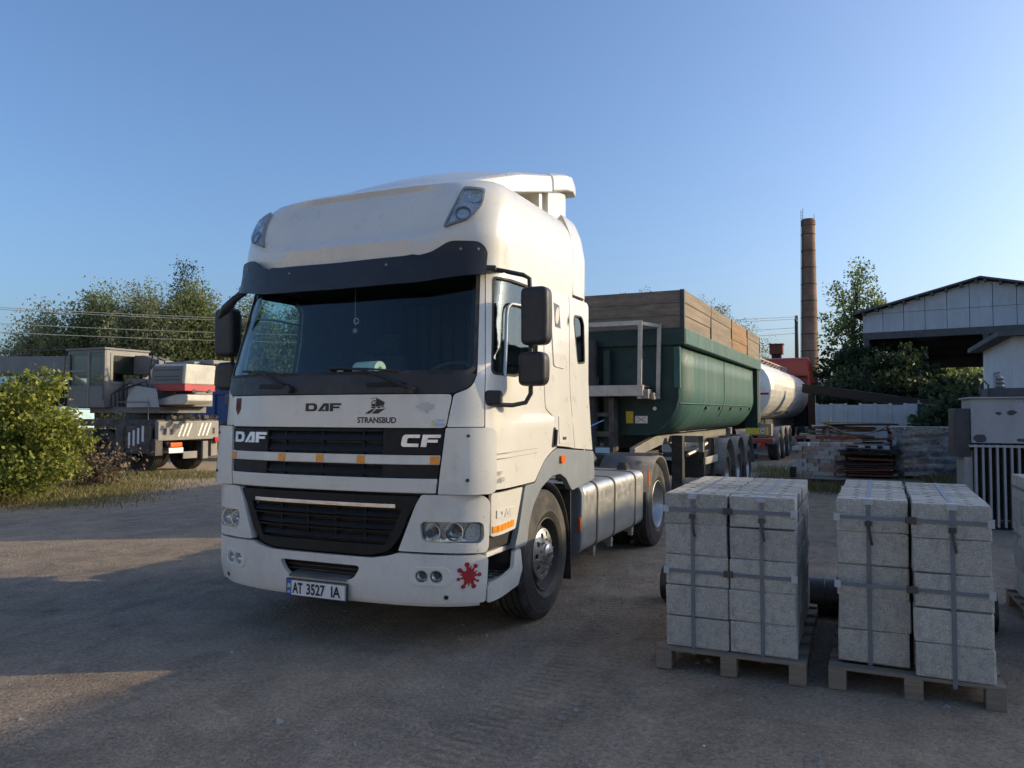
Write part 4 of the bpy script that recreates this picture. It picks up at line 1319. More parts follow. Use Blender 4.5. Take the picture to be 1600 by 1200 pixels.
# ---- doors and side panels
door_poly = rnd([(1.220, 1.122), (1.93, 1.132), (2.02, 1.20), (2.15, 1.290), (2.30, 1.348), (2.42, 1.376), (2.41, 1.585), (2.37, 1.625), (2.212, 1.692), (2.17, 2.0), (2.07, 2.42), (1.99, 2.705), (1.136, 2.705), (1.222, 1.90)], [.02, .02, .05, .05, .05, .02, .03, .03, .04, 0, 0, .06, .02, 0])
def side(f, s):
    def crease(u, v):
        a = abs(u)
        t = max(0, min(1, (1.60 + (a - 1.3) * .05 - v) / .045)); k = max(0, min(1, (a - 1.25) / .3))
        return .004 + .020 * t * t * (3 - 2 * t) * k
    d = panel("door", f(door_poly), cab_surf, "cab_white", T, [f(win_hole)], crease, .035, .055, .007)
    panel("window_seal", f([(u, v) for u, v in win_hole]), cab_surf, "rubber", d, [f([(1.60 + (u - 1.60) * .955, 2.295 + (v - 2.295) * .955) for u, v in win_hole])], .006, .02, .06, .003)
    panel("window_pane", f(win_hole), cab_surf, "door_glass", d, [], -.012, .005, .09, 0)
    mbf = MB()
    pp = [(1.418, 1.925), (1.395, 2.15), (1.365, 2.38), (1.372, 2.44), (1.42, 2.475), (1.60, 2.485), (1.94, 2.475)]
    mbf.tube([Vector(cab_surf(s * u, v)) + Vector((s * .006, 0, 0)) for u, v in pp], .012, 6)
    mbf.build("slider_frame", "alloy", d, smooth=50)
    hd = panel("handle_recess", f(rnd([(2.295, 1.375), (2.425, 1.380), (2.405, 1.535), (2.35, 1.545)], .02)), cab_surf, "black_plastic", d, [], .027, .02, .04, .004)
    MB().tube([Vector(cab_surf(s * u, v)) + Vector((s * .040, 0, 0)) for u, v in ((2.35, 1.395), (2.365, 1.45), (2.375, 1.52))], .013, 6).build("handle", "black_plastic", hd, smooth=40)
    for v in (1.335, 1.37):
        panel("pinstripe", f([(1.225, v), (2.0, v + .012), (2.0, v + .016), (1.225, v + .004)]), cab_surf, "text_grey", d, [], .0255, .0015, .1, 0)
    if s > 0:
        polys_on("maker_mark", word(WORDMARK, 1.245, 1.222, .028, .115, 4.3), cab_surf, "text_grey", d, .0262, .0015, .04)
        text_on("model_number", "85.460", cab_surf, 1.245, 1.175, .034, "text_grey", d, .135, .012, .0262, .0015, .1)
    sp = panel("side_panel", f(rnd([(2.435, 1.388), (2.75, 1.365), (sy(.60, 1.345), 1.345), (sy(.60, 2.705), 2.705), (2.008, 2.705), (2.088, 2.42), (2.188, 2.0), (2.228, 1.70), (2.388, 1.635), (2.428, 1.592)], [.02, 0, .01, .02, .05, 0, 0, .04, .03, .02])), cab_surf, "cab_white", T, [], .004, .03, .07, .006)
    panel("pressed_panel", f(rnd([(sy(.14, 2.05), 2.05), (sy(.40, 2.04), 2.04), (sy(.37, 2.64), 2.64), (sy(.12, 2.66), 2.66)], .04)), cab_surf, "cab_white", sp, [], .013, .012, .08, .006)
    if s > 0:
        panel("portrait_sticker", [(sy(.20, 2.39), 2.39), (sy(.33, 2.385), 2.385), (sy(.32, 2.585), 2.585), (sy(.19, 2.595), 2.595)], cab_surf, "lamp_dark", sp, [], .0150, .0015, .08, 0)
        panel("sticker_print", circle((sy(.26, 2.49), 2.49), .045, 16, .075), cab_surf, "sticker_faded", sp, [], .0162, .0012, .08, 0)
    ht = panel("side_hatch", f(rnd([(sy(.22, 1.40), 1.40), (sy(.56, 1.385), 1.385), (sy(.56, 1.625), 1.625), (sy(.22, 1.635), 1.635)], .02)), cab_surf, "cab_white", sp, [], .010, .010, .08, .004)
    panel("hatch_lock", f(rect(sy(.30, 1.43), 1.43, sy(.38, 1.43), 1.455)), cab_surf, "black_plastic", ht, [], .014, .006, .05, .002)
    rc = panel("rear_corner_panel", f(rnd([(sy(.607, 1.345), 1.345), (sy(1.09, 1.312), 1.312), (sy(1.14, 2.705), 2.705), (sy(.607, 2.705), 2.705)], [.01, .01, .06, .02])), cab_surf, "cab_white", T, [f(rear_win)], .006, .035, .06, .010)
    panel("rear_side_window", f(rear_win), cab_surf, "dark_glass", rc, [], -.008, .005, .1, 0)
    panel("window_rim", f(rear_win), cab_surf, "rubber", rc, [f([(sy(.845, 2.33) + (u - sy(.845, 2.33)) * .88, 2.33 + (v - 2.33) * .93) for u, v in rear_win])], .009, .012, .05, .003)
    arch = rnd([(1.56, .67), (1.635, .80), (1.757, 1.112), (1.955, 1.118), (2.035, 1.186), (2.165, 1.276), (2.31, 1.334), (2.44, 1.364), (2.75, 1.342), (sy(1.09, 1.30), 1.300), (sy(1.09, 1.04), 1.04), (2.79, .985),
                (2.735, 1.02), (2.64, 1.10), (2.50, 1.150), (2.30, 1.142), (2.08, 1.07), (1.93, .965), (1.835, .83), (1.79, .67)], .03, 3)
    a = panel("wheel_arch", f(arch), cab_surf, "grey_plastic", T, [], .018, .05, .05, .008)
    panel("side_marker", f(rnd(rect(2.49, 1.24, 2.585, 1.30), .02)), cab_surf, "orange_lens", a, [], .038, .02, .04, .006)
    lp = panel("lower_side_panel", f(rnd([(1.262, .80), (1.60, .818), (1.735, 1.108), (1.262, 1.100)], .02)), cab_surf, "cab_white", T, [], .006, .03, .06, .006)
    for k in range(6):
        panel("reflector_tile", f(rect(1.272 + k * .050, .826 + k * .003, 1.317 + k * .050, .872 + k * .003)), cab_surf, "amber", lp, [], .011, .005, .05, .001)
    if s > 0:
        polys_on("embossed_name", word(WORDMARK, 1.31, .925, .055, .27, 4.3), cab_surf, "cab_white", lp, .0115, .006, .04)
    # step with tread
    st = panel("step_fairing", f(rnd([(1.240, .345), (1.68, .390), (1.735, .50), (1.70, .655), (1.60, .66), (1.575, .535), (1.242, .47)], .02)), cab_surf, "bumper_white", T, [], .004, .03, .05, .006)
    m2 = MB(); m2.b2((s * .93, -1.06, .475), (s * 1.20, -.66, .490)); tr = m2.build("step_tread", "steel_grey", st)
    for k in range(4):
        for j in range(3):
            MB().b2((s * (.97 + j * .075), -1.03 + k * .09, .4915), (s * (1.02 + j * .075), -.98 + k * .09, .4945)).build("tread_slot", "black_plastic", tr)
    m2 = MB(); m2.b2((s * .90, -1.08, .40), (s * .93, -.60, .70)); m2.build("step_wall", "bumper_white", st)
    m2 = MB(); m2.b2((s * .905, -1.05, .655), (s * 1.18, -.62, .69)); m2.build("step_top", "bumper_white", st)
    m2 = MB(); m2.b2((s * .85, -1.05, .71), (s * 1.20, -.62, .80)); m2.build("step_box", "black_plastic", st)
both(side)
# red paint-splash sticker on the bumper corner
spl = []
for k in range(72):
    a = 2 * math.pi * k / 72
    r = .044 + .004 * math.sin(a * 5) + sum(.030 * math.exp(-(((a - q + math.pi) % (2 * math.pi) - math.pi) / w_) ** 2) for q, w_ in ((.1, .12), (.95, .16), (1.75, .18), (2.6, .18), (3.4, .12), (4.2, .16), (5.2, .17), (5.8, .1), (.5, .07), (1.35, .07), (4.7, .08), (3.0, .06)))
    spl.append((1.10 + r * .92 * math.cos(a), .548 + r * 1.05 * math.sin(a)))
splash = polys_on("splash_sticker", [(spl, [])] + [(circle((1.10 + d * math.cos(a), .548 + d * 1.1 * math.sin(a)), r, 12), []) for d, a, r in ((.070, .1, .014), (.074, .95, .015), (.072, 1.75, .017), (.070, 2.6, .017), (.072, 3.4, .012), (.073, 4.2, .015), (.071, 5.2, .016), (.066, 5.8, .009))], cab_surf, "sticker_red", bumper, .0158, .002, .03)

# ---- roof
NS = 26
def ring(z, rear):
    srow = [-(SL + 0)] * 0
    out = []
    for k in range(NS + 1):
        out.append(SL * (-1 + 2 * k / NS))
    pts = []
    W = lerp_tab(ROOF_W, z)
    for k in range(5, 0, -1):
        p = roof_surf(-SL, z); pts.append((-W, p[1] + (rear - p[1]) * k / 5, z))
    pts += [roof_surf(s, z) for s in out]
    for k in range(1, 6):
        p = roof_surf(SL, z); pts.append((W, p[1] + (rear - p[1]) * k / 5, z))
    return pts
levels = [2.70, 2.78, 2.86, 2.93, 2.97, 3.02, 3.08, 3.14, 3.20, 3.26, 3.31, 3.36, 3.40, 3.43, 3.45, 3.467, 3.48, 3.488, 3.495]
V, F = [], []
for z in levels:
    V += ring(z, .70 - max(0, z - 3.3) * .5)
n = NS + 11
for j in range(len(levels) - 1):
    for k in range(n - 1):
        F.append((j * n + k, j * n + k + 1, (j + 1) * n + k + 1, (j + 1) * n + k))
    F.append((j * n + n - 1, j * n, (j + 1) * n, (j + 1) * n + n - 1))
top = (len(levels) - 1) * n
V.append((0, .1, 3.515))
F += [(top + k, top + (k + 1) % n, len(V) - 1) for k in range(n)]
me = bpy.data.meshes.new("roof")
me.from_pydata(V, [], F)
bmx = bmesh.new(); bmx.from_mesh(me); bmesh.ops.recalc_face_normals(bmx, faces=bmx.faces); bmx.to_mesh(me); bmx.free()
roof = link("roof", me, "cab_white", T, smooth=38)
panel("roof_seam", [(-1.44, 2.708), (1.44, 2.708), (1.44, 2.718), (-1.44, 2.718)], roof_surf, "black_plastic", roof, [], .003, .006, .1, 0)
def roof_lamp(f, s):
    o = rnd([(.785, 3.015), (1.0, 3.075), (1.075, 3.16), (1.09, 3.30), (.905, 3.315)], [.02, .06, .05, .03, .03])
    c = (.96, 3.18)
    def sc(k): return [(c[0] + (u - c[0]) * k, c[1] + (v - c[1]) * k) for u, v in o]
    lamp = panel("roof_lamp", f(sc(1.0)), roof_surf, "lamp_silver", T, [], .006, .02, .05, .003)
    panel("lamp_rim", f(sc(1.10)), roof_surf, "grey_plastic", lamp, [f(sc(.94))], .020, .03, .04, .004)
    panel("lens", f(sc(.97)), roof_surf, "clear_lens", lamp, [], .028, .004, .06, 0)
    for (u, v), r in (((.925, 3.10), .058), ((1.02, 3.235), .052)):
        p = Vector(roof_surf(s * u, v)); q = Vector((s * .35, -.85, .35)).normalized()
        MB().tube([p - q * .03, p + q * .004, p + q * .020], [.02, r * .8, r], 18, cap=False).build("reflector", "dusty_grey" if v < 3.15 else "lamp_silver", lamp, smooth=50)
        MB().tube([p - q * .02, p + q * .012], [.016, .014], 10).build("bulb", "chrome", lamp)
both(roof_lamp)
# sun visor
vis = [(-1.13, 2.655), (-.62, 2.592), (0, 2.578), (.62, 2.592), (1.13, 2.655), (1.145, 2.84), (1.08, 2.895), (.84, 2.900), (.70, 2.825), (.50, 2.790), (0, 2.778), (-.50, 2.790), (-.70, 2.825), (-.84, 2.900), (-1.08, 2.895), (-1.145, 2.84)]
def voff(u, v):
    return .055 + .075 * (1 - (abs(u) / 1.25) ** 2) + (2.72 - v) * .18
visor = panel("sun_visor", rnd(vis, .05, 4), roof_surf, "visor_black", T, [], voff, .022, .06, .007)
for u in (-1.07, -.93, -.35, .35, .93, 1.07):
    panel("visor_bolt", circle((u, 2.84 if abs(u) > .8 else 2.73), .010, 8), roof_surf, "steel_grey", visor, [], lambda a, b: voff(a, b) + .004, .01, .05, 0)
for u in (-.9, 0, .9):
    p = Vector(roof_surf(u, 2.80)); MB().bar(p, p + Vector((0, -.035, -.01)), .05, .02).build("visor_bracket", "black_plastic", visor)
# rear fairings and roof spoiler
for s in (-1, 1):
    def fair(u, v, s=s):
        return Vector((s * (lerp_tab([(2.7, 1.19), (3.1, 1.195), (3.3, 1.16), (3.45, 1.10), (3.55, 1.0)], v) - .10 * max(0, (s * u - 1.0) / .2) ** 2), s * u, v))
    out = rnd([(.712, 2.735), (1.14, 2.735), (1.19, 2.80), (1.19, 3.36), (1.13, 3.50), (.84, 3.52), (.712, 3.48)], [.01, .05, .06, .12, .10, .06, .02], 5)
    panel("side_fairing", out if s > 0 else mir(out), fair, "cab_white", T, [], 0, .05, .05, .012)
    m2 = MB(); m2.b2((s * .55, .72, 2.75), (s * 1.02, 1.10, 3.36)); m2.build("fairing_core", "cab_white", T, .03, 40)
def ztop(y): return lerp_tab([(-.70, 3.41), (-.35, 3.575), (.1, 3.735), (.8, 3.915), (1.15, 4.01), (1.35, 4.045), (1.47, 4.02)], y)
def spoil(name, y0, y1, grow):
    V, F = [], []
    ys = np.linspace(y0, y1, 12)
    prof = [(1.0, -1.0), (1.0, -.5), (.985, -.2), (.94, -.06), (.86, 0), (.6, .22), (.3, .36), (0, .40)]
    prof = prof + [(-a, b) for a, b in prof[-2::-1]]
    for y in ys:
        k = max(0, min(1, (y + .70) / .8)); w = (.50 + .46 * k ** .6) + grow; h = .05 + .14 * k
        e = max(0, (y - 1.30) / .2) ** 2
        for a, b in prof:
            V.append((a * w * (1 - .03 * e), y, ztop(y) + grow * .6 + b * h - e * .06 * (1 if b > -.4 else 0)))
    m = len(prof)
    for j in range(len(ys) - 1):
        for k in range(m - 1):
            F.append((j * m + k, j * m + k + 1, (j + 1) * m + k + 1, (j + 1) * m + k))
        F.append((j * m + m - 1, j * m, (j + 1) * m, (j + 1) * m + m - 1))
    F.append(tuple(range(m))); F.append(tuple((len(ys) - 1) * m + k for k in range(m))[::-1])
    q = MB(); q.add(V, F); return q.build(name, "cab_white", T, .02, 40)
spl_o = spoil("roof_spoiler", -.70, .80, 0)
spoil("spoiler_cap", .808, 1.47, .012)
for s in (-1, 1):
    m2 = MB(); m2.b2((s * .72, .84, 3.40), (s * .90, 1.34, 3.86)); m2.build("spoiler_leg", "cab_white", T, .04, 40, seg=3)
m2 = MB(); m2.b2((-.9, .62, 3.38), (.9, .70, 3.70)); m2.build("spoiler_stay", "cab_white", spl_o, .02)
# back wall and floor of the cab
m2 = MB(); m2.b2((-1.17, 1.06, 1.18), (1.17, 1.10, 2.75)); m2.build("rear_wall", "cab_white", T, .02)
m2 = MB(); m2.b2((-1.15, -1.02, 1.12), (1.15, 1.05, 1.17)); m2.build("floor", "interior", T)
m2 = MB(); m2.b2((-1.10, -.98, 2.705), (1.10, 1.02, 2.73)); m2.build("headliner", "interior", T)

# ---- cab interior
m2 = MB()
prof = [(-1.24, 1.60), (-1.24, 1.90), (-1.02, 1.925), (-.84, 1.90), (-.76, 1.80), (-.78, 1.55)]
m2.prism(prof, lambda u, v, h: (h, u + .13 * (abs(h) / 1.1) ** 3, v), -1.06, 1.06); dash = m2.build("dashboard", "dash", T, .03, 40)
m2 = MB(); m2.prism([(-.82, 1.92), (-.72, 1.97), (-.68, 1.90), (-.76, 1.84)], lambda u, v, h: (h, u, v), .32, .86); m2.build("instrument_hood", "dash", dash, .02, 40)
sw = MB()
swc, tilt = Vector((.58, -.55, 1.93)), R(38)
sw.tube([swc + Vector((.225 * math.cos(a), .225 * math.sin(a) * math.cos(tilt), .225 * math.sin(a) * -math.sin(tilt) * -1)) for a in np.linspace(0, 2 * math.pi, 33)], .016, 6)
sw.bar(swc + Vector((-.21, 0, 0)), swc + Vector((.21, 0, 0)), .05, .02)
sw.tube([swc, swc + Vector((0, -.16, -.22))], .03, 8)
sw.build("steering_wheel", "dash", T, smooth=50)
for x in (-.58, .58):
    m2 = MB(); m2.box((x, -.02, 1.48), (.52, .50, .16)); seat = m2.build("seat", "seat_cloth", T, .05, 40)
    m2 = MB(); m2.box((x, .30, 1.87), (.50, .13, .68), (R(-9), 0, 0)); m2.build("seat_back", "seat_cloth", seat, .05, 40)
    m2 = MB(); m2.box((x, .40, 2.32), (.28, .10, .18), (R(-6), 0, 0)); m2.build("headrest", "seat_cloth", seat, .04, 40)
m2 = MB(); m2.b2((-1.08, .62, 1.17), (1.08, 1.03, 1.75)); m2.build("bunk", "seat_cloth", T, .04)
m2 = MB()
for k in range(34):
    x = -1.08 + k * .0655
    m2.b2((x, .56 + .02 * (k % 2), 1.75), (x + .055, .60 + .02 * (k % 2), 2.69))
m2.build("curtain", "interior", T)
m2 = MB()
m2.lathe([(.020, -.125), (.058, -.125), (.060, -.118), (.060, .118), (.058, .125), (.020, .125), (.020, -.125)], 22, 'x')
m2.build("paper_roll", "paper", None, loc=(.18, -1.03, 1.988), smooth=40, rz=R(-14))
tag(bpy.data.objects["paper_roll"], "white paper towel roll lying on the lorry's dashboard", "paper roll")
m2 = MB(); m2.b2((-.10, -1.05, 1.93), (-.045, -1.044, 1.985)); tag(m2.build("permit_card", "paper"), "small pale card propped on the dashboard behind the windscreen", "card")
pend = thing("pendant", "keyring pendant hanging behind the windscreen", "pendant", (-.02, -.93, 2.30))
MB().cyl((0, 0, .04), (0, 0, .33), .004, 5).build("cord", "text_grey", pend)
MB().lathe([(.0, -.005), (.020, -.005), (.020, .005), (.0, .005)], 14, 'y').build("disc", "text_grey", pend)
MB().lathe([(.020, -.003), (.024, -.003), (.024, .003), (.020, .003)], 14, 'y', (0.01, 0, .075), closed=True).build("ring", "silver_letter", pend)

# ---- mirrors
def mirror_set(f, s):
    def hous(name, c, w, h, d):
        m3 = MB()
        poly = rnd([(-w / 2, -h / 2), (w / 2 * .92, -h / 2), (w / 2, 0), (w / 2 * .95, h / 2), (-w / 2, h / 2)], [.05, .06, .12, .06, .05], 5)
        m3.prism(poly, lambda u, v, q: (c[0] + s * u, c[1] + q + .10 * abs(u) ** 1.5, c[2] + v), -d * .5, d * .5)
        h_ = m3.build(name, "black_plastic", T, .045, 45, seg=5)
        MB().prism([(a * .86, b * .88) for a, b in poly], lambda u, v, q: (c[0] + s * u, c[1] + q + .10 * abs(u) ** 1.5, c[2] + v), d * .5 + .001, d * .5 + .004).build("mirror_glass", "chrome", h_)
        return h_
    x = s * 1.455
    a = hous("main_mirror", (x, -.80, 2.355), .215, .42, .13)
    hous("wide_mirror", (x - s * .02, -.80, 1.975), .215, .245, .13)
    m3 = MB()
    m3.tube([(s * 1.10, -.92, 2.70), (s * 1.20, -.90, 2.69), (s * 1.36, -.82, 2.655), (s * 1.40, -.80, 2.63), (s * 1.405, -.79, 2.50), (s * 1.405, -.79, 1.95), (s * 1.405, -.79, 1.80), (s * 1.37, -.80, 1.735), (s * 1.30, -.88, 1.715), (s * 1.20, -.98, 1.72)], .017, 8)
    m3.build("mirror_arm", "black_plastic", T, smooth=50)
    m3 = MB(); m3.box((s * 1.20, -.985, 1.765), (.13, .11, .11), (0, 0, s * R(28))); m3.build("mirror_mount", "black_plastic", T, .022, 40)
    m3 = MB(); m3.box((s * 1.13, -.93, 2.70), (.12, .08, .04), (0, 0, s * R(28))); m3.build("mirror_mount", "black_plastic", T, .01, 40)
    if s < 0:
        m3 = MB()
        m3.tube([(-1.06, -.99, 2.66), (-1.12, -1.06, 2.60), (-1.22, -1.06, 2.52), (-1.33, -1.02, 2.46)], [.015, .030, .042, .015], 10)
        m3.build("kerb_mirror", "black_plastic", T, smooth=60)
both(mirror_set)

# ---- wheels
def tyre_mesh(w=.30, Ro=.52, Ri=.29):
    m3 = MB()
    h = w / 2
    prof = [(Ri, -h + .03), (Ri + .02, -h + .012), (Ri + .07, -h), (Ro - .10, -h + .004), (Ro - .035, -h + .022), (Ro - .008, -h + .040)]
    for g in (-.085, -.03, .03, .085):
        prof += [(Ro, g - .012), (Ro - .015, g - .008), (Ro - .015, g + .008), (Ro, g + .012)]
    prof += [(Ro - .008, h - .040), (Ro - .035, h - .022), (Ro - .045, h - .018), (Ro - .050, h - .012), (Ro - .10, h - .004), (Ro - .14, h - .001), (Ri + .07, h), (Ri + .055, h + .004), (Ri + .045, h), (Ri + .02, h - .012), (Ri, h - .03)]
    m3.lathe(prof, 64, 'x')
    return m3.mesh("tyre")
TYRE = tyre_mesh()
TYRE_S = tyre_mesh(.36, .50, .29)
def rim_front(parent, s):
    m3 = MB()
    m3.lathe([(.290, .120), (.296, .135), (.288, .140), (.280, .128), (.272, .07), (.255, .05), (.235, .055), (.21, .06), (.10, .04), (.05, .04)], 40, 'x')
    r = m3.build("rim", "steel_dark", parent, smooth=40)
    def cone(u, v):
        q = math.hypot(u, v); return Vector((.150 - .045 * (q / .21) ** 2, u, v))
    holes = [circle((.158 * math.cos(a), .158 * math.sin(a)), .021, 12) for a in np.arange(10) * 2 * math.pi / 10]
    link("wheel_disc", panel_mesh("wheel_disc", circle((0, 0), .208, 40), cone, holes, 0, .02, .035), "alloy", r, bevel=.003, smooth=40)
    m3 = MB(); m3.lathe([(.088, .12), (.086, .158), (.076, .168), (.03, .175), (.0, .176)], 30, 'x'); m3.build("hub_cap", "alloy", r, smooth=40)
    m3 = MB(); m3.box((.1765, 0, 0), (.003, .09, .03)); m3.build("hub_mark", "lamp_dark", r)
    for k in range(10):
        a = (k + .5) * 2 * math.pi / 10
        m3 = MB(); m3.cyl((.10, .118 * math.cos(a), .118 * math.sin(a)), (.155, .118 * math.cos(a), .118 * math.sin(a)), .009, 6); m3.build("wheel_nut", "steel_grey", r)
    return r
def rim_dish(parent):
    m3 = MB()
    m3.lathe([(.290, .125), (.296, .14), (.288, .143), (.278, .125), (.268, .0), (.25, -.03), (.19, -.04), (.12, -.02), (.118, .05), (.10, .075), (.0, .08)], 40, 'x')
    r = m3.build("rim", "alloy", parent, smooth=40)
    for k in range(10):
        a = k * 2 * math.pi / 10
        m3 = MB(); m3.cyl((-.04, .16 * math.cos(a), .16 * math.sin(a)), (-.005, .16 * math.cos(a), .16 * math.sin(a)), .014, 6); m3.build("wheel_nut", "steel_grey", r)
    return r
def wheel(parent, x, y, s, kind, r=.52, tyre=None, name="wheel"):
    e = bpy.data.objects.new(name, None); COL.objects.link(e); e.parent = parent
    e.location = (x, y, r - .008); e.rotation_euler = (0, 0, 0 if s > 0 else math.pi)
    link("tyre", tyre or TYRE, "tyre_side", e, smooth=35)
    (rim_front if kind == 'f' else lambda p, q: rim_dish(p))(e, s)
    return e
for s in (-1, 1):
    wheel(T, s * 1.07, 0.0, s, 'f')
    wheel(T, s * 1.06, 3.8, s, 'd')
    wheel(T, s * .72, 3.8, s, 'd')
# ---- chassis
for s in (-1, 1):
    m3 = MB(); m3.b2((s * .36, -1.0, .68), (s * .46, 4.75, .95)); m3.build("frame_rail", "steel_dark", T, .01)
for y in (1.5, 2.6, 4.6):
    m3 = MB(); m3.b2((-.36, y - .06, .72), (.36, y + .06, .90)); m3.build("cross_member", "steel_dark", T)
for y in (0, 3.8):
    m3 = MB(); m3.cyl((-.95, y, .50), (.95, y, .50), .09 if y else .06, 12); m3.build("axle", "steel_dark", T)
m3 = MB(); m3.b2((-.62, -1.18, .36), (.62, .6, 1.12)); m3.b2((-.80, -1.0, .8), (.80, -.4, 1.1)); m3.build("engine_block", "black_plastic", T)
m3 = MB(); m3.lathe([(.0, .12), (.42, .12), (.46, .06), (.46, 0), (.0, 0)], 32, 'z', (0, 3.55, 1.02)); m3.build("fifth_wheel", "steel_dark", T, smooth=40)
m3 = MB(); m3.b2((-.42, 1.15, .955), (.42, 2.9, .975)); m3.build("catwalk", "alu_bar", T)
for s in (-1, 1):
    # front mudguard inner and flap
    m3 = MB()
    V, F = [], []
    for k in range(19):
        a = R(-5 + 10 * k)
        for x in (.78, 1.19): V.append((s * x, -.60 * math.cos(a), .50 + .60 * math.sin(a)))
    F = [(2 * k, 2 * k + 1, 2 * k + 3, 2 * k + 2) for k in range(18)]
    m3.add(V, F); o = m3.build("front_mudguard", "black_plastic", T, smooth=50); o.modifiers.new("t", 'SOLIDIFY').thickness = .012
    m3 = MB(); m3.b2((s * .86, .60, .19), (s * 1.20, .615, .98)); m3.build("mud_flap", "rubber", T)
    # rear mudguards
    for y0, y1, nm in ((3.8, 3.8, "rear_mudguard"),):
        V = []
        for k in range(21):
            a = R(4 + 8.6 * k)
            for x in (.56, 1.235): V.append((s * x, 3.8 - .615 * math.cos(a), .50 + .59 * math.sin(a) + .03 * (1 if 5 < k < 15 else 0)))
        m3 = MB(); m3.add(V, [(2 * k, 2 * k + 1, 2 * k + 3, 2 * k + 2) for k in range(20)])
        rm = m3.build(nm, "dusty_grey", T, smooth=40); rm.modifiers.new("t", 'SOLIDIFY').thickness = .022
        for k in range(3):
            MB().b2((s * .58, 3.50 + k * .25, 1.125), (s * 1.22, 3.53 + k * .25, 1.140)).build("mudguard_rib", "dusty_grey", rm, .005)
        m3 = MB(); m3.b2((s * .62, 3.14, .30), (s * 1.225, 3.165, .72)); m3.build("mud_flap", "black_plastic", T)
        m3 = MB(); m3.b2((s * 1.236, 3.17, .80), (s * 1.25, 3.21, .98)); m3.build("side_marker", "orange_lens", T)
# fuel tank (left side) and battery box (right side)
tp = rnd([(.52, .36), (1.20, .36), (1.215, .99), (.52, 1.0)], [.08, .10, .11, .08], 6)
m3 = MB(); m3.prism(tp, lambda u, v, h: (u, h, v), .95, 3.09); tank = m3.build("fuel_tank", "tank_alu", T, .03, 40, seg=3)
for y in (1.34, 1.92, 2.72):
    c = (.866, .68)
    o = [(c[0] + (u - c[0]) * 1.012, c[1] + (v - c[1]) * 1.012) for u, v in tp]
    o2 = [(c[0] + (u - c[0]) * 1.03, c[1] + (v - c[1]) * 1.032) for u, v in tp]
    m3 = MB(); m3.prism(o, lambda u, v, h: (u, h, v), y - .028, y + .028); m3.build("tank_strap", "steel_dark", tank, .002, 40)
    m3 = MB(); m3.prism(o2, lambda u, v, h: (u, h, v), y - .012, y + .012); m3.build("strap_band", "steel_grey", tank, .002, 40)
    m3 = MB(); m3.box((1.12, y + .02, .335), (.10, .07, .05)); m3.box((1.14, y + .03, .30), (.05, .05, .06)); m3.build("strap_foot", "steel_grey", tank)
m3 = MB(); m3.cyl((1.0, 2.95, .99), (1.0, 2.95, 1.05), .075, 16); m3.cyl((1.0, 2.95, 1.05), (1.0, 2.95, 1.075), .055, 16); m3.build("filler_cap", "black_plastic", tank)
m3 = MB(); m3.cyl((.9, 1.18, .99), (.9, 1.18, 1.03), .04, 12); m3.box((.86, 1.32, 1.02), (.12, .10, .05)); m3.build("tank_sender", "steel_dark", tank)
tpc = [(.866 + (u - .866) * 1.02, .68 + (v - .68) * 1.02) for u, v in tp]
m3 = MB(); m3.prism(tpc, lambda u, v, h: (u, h, v), .86, .952); m3.build("tank_end_cover", "grey_plastic", T, .02, 40)
m3 = MB(); m3.b2((1.19, .835, .58), (1.21, .862, .70)); m3.build("side_marker", "orange_lens", T)
m3 = MB(); m3.b2((-1.2, .95, .40), (-.55, 2.0, .95)); m3.build("battery_box", "steel_dark", T, .03)
m3 = MB(); m3.b2((-1.2, 2.15, .38), (-.55, 3.05, .98)); m3.build("right_fuel_tank", "tank_alu", T, .06, 40, seg=3)
# coiled air lines behind the cab
for j, (x, m_) in enumerate(((-.25, "sticker_red"), (-.05, "sticker_black"), (.15, "plate_blue"))):
    m3 = MB()
    m3.tube([(x + .05 * math.cos(t * 2.2), 1.22 + .08 * t / 10 + .05 * math.sin(t * 2.2), 1.75 - .35 * math.sin(math.pi * t / 40)) for t in np.linspace(0, 40, 160)], .009, 4)
    m3.tube([(x, 1.3, 1.75), (x, 2.5, 1.25), (x, 4.9, 1.55)], .009, 4)
    m3.build("air_line", m_, T)
m3 = MB(); m3.b2((-.5, 1.12, 1.0), (.6, 1.20, 1.55)); m3.build("rear_bracket", "steel_dark", T)
# ---------------------------------------------------------------- green tipper trailer
TR = thing("tipper_trailer", "green half-pipe tipper trailer with grey wooden side boards", "trailer", (-.05, 5.50, 0), R(-.85))
half = [(1.165, 2.66), (1.165, 2.35), (1.165, 2.12), (1.168, 2.04), (1.165, 1.88), (1.12, 1.72), (1.05, 1.58), (.95, 1.46), (.84, 1.38), (.70, 1.33)]
sec = half + [(-x, z) for x, z in half[::-1]]
V, F = [], []
ys = [0.0, 1.2, 2.4, 3.6, 4.8, 6.0, 7.2, 7.55]
for y in ys:
    V += [(x + (.004 * math.sin(y * 3.1 + z * 5) if abs(x) > 1 else 0), y, z) for x, z in sec]
m = len(sec)
for j in range(len(ys) - 1):
    for k in range(m - 1):
        F.append((j * m + k, j * m + k + 1, (j + 1) * m + k + 1, (j + 1) * m + k))
q = MB(); q.add(V, F)
tub = q.build("tub", "green_paint", TR, smooth=20); tub.modifiers.new("t", 'SOLIDIFY').thickness = .012
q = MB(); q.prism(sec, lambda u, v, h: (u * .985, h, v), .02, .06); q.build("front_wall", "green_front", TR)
q = MB(); q.prism(sec, lambda u, v, h: (u * .985, h, v), 7.5, 7.54); q.build("tailgate", "green_front", TR)
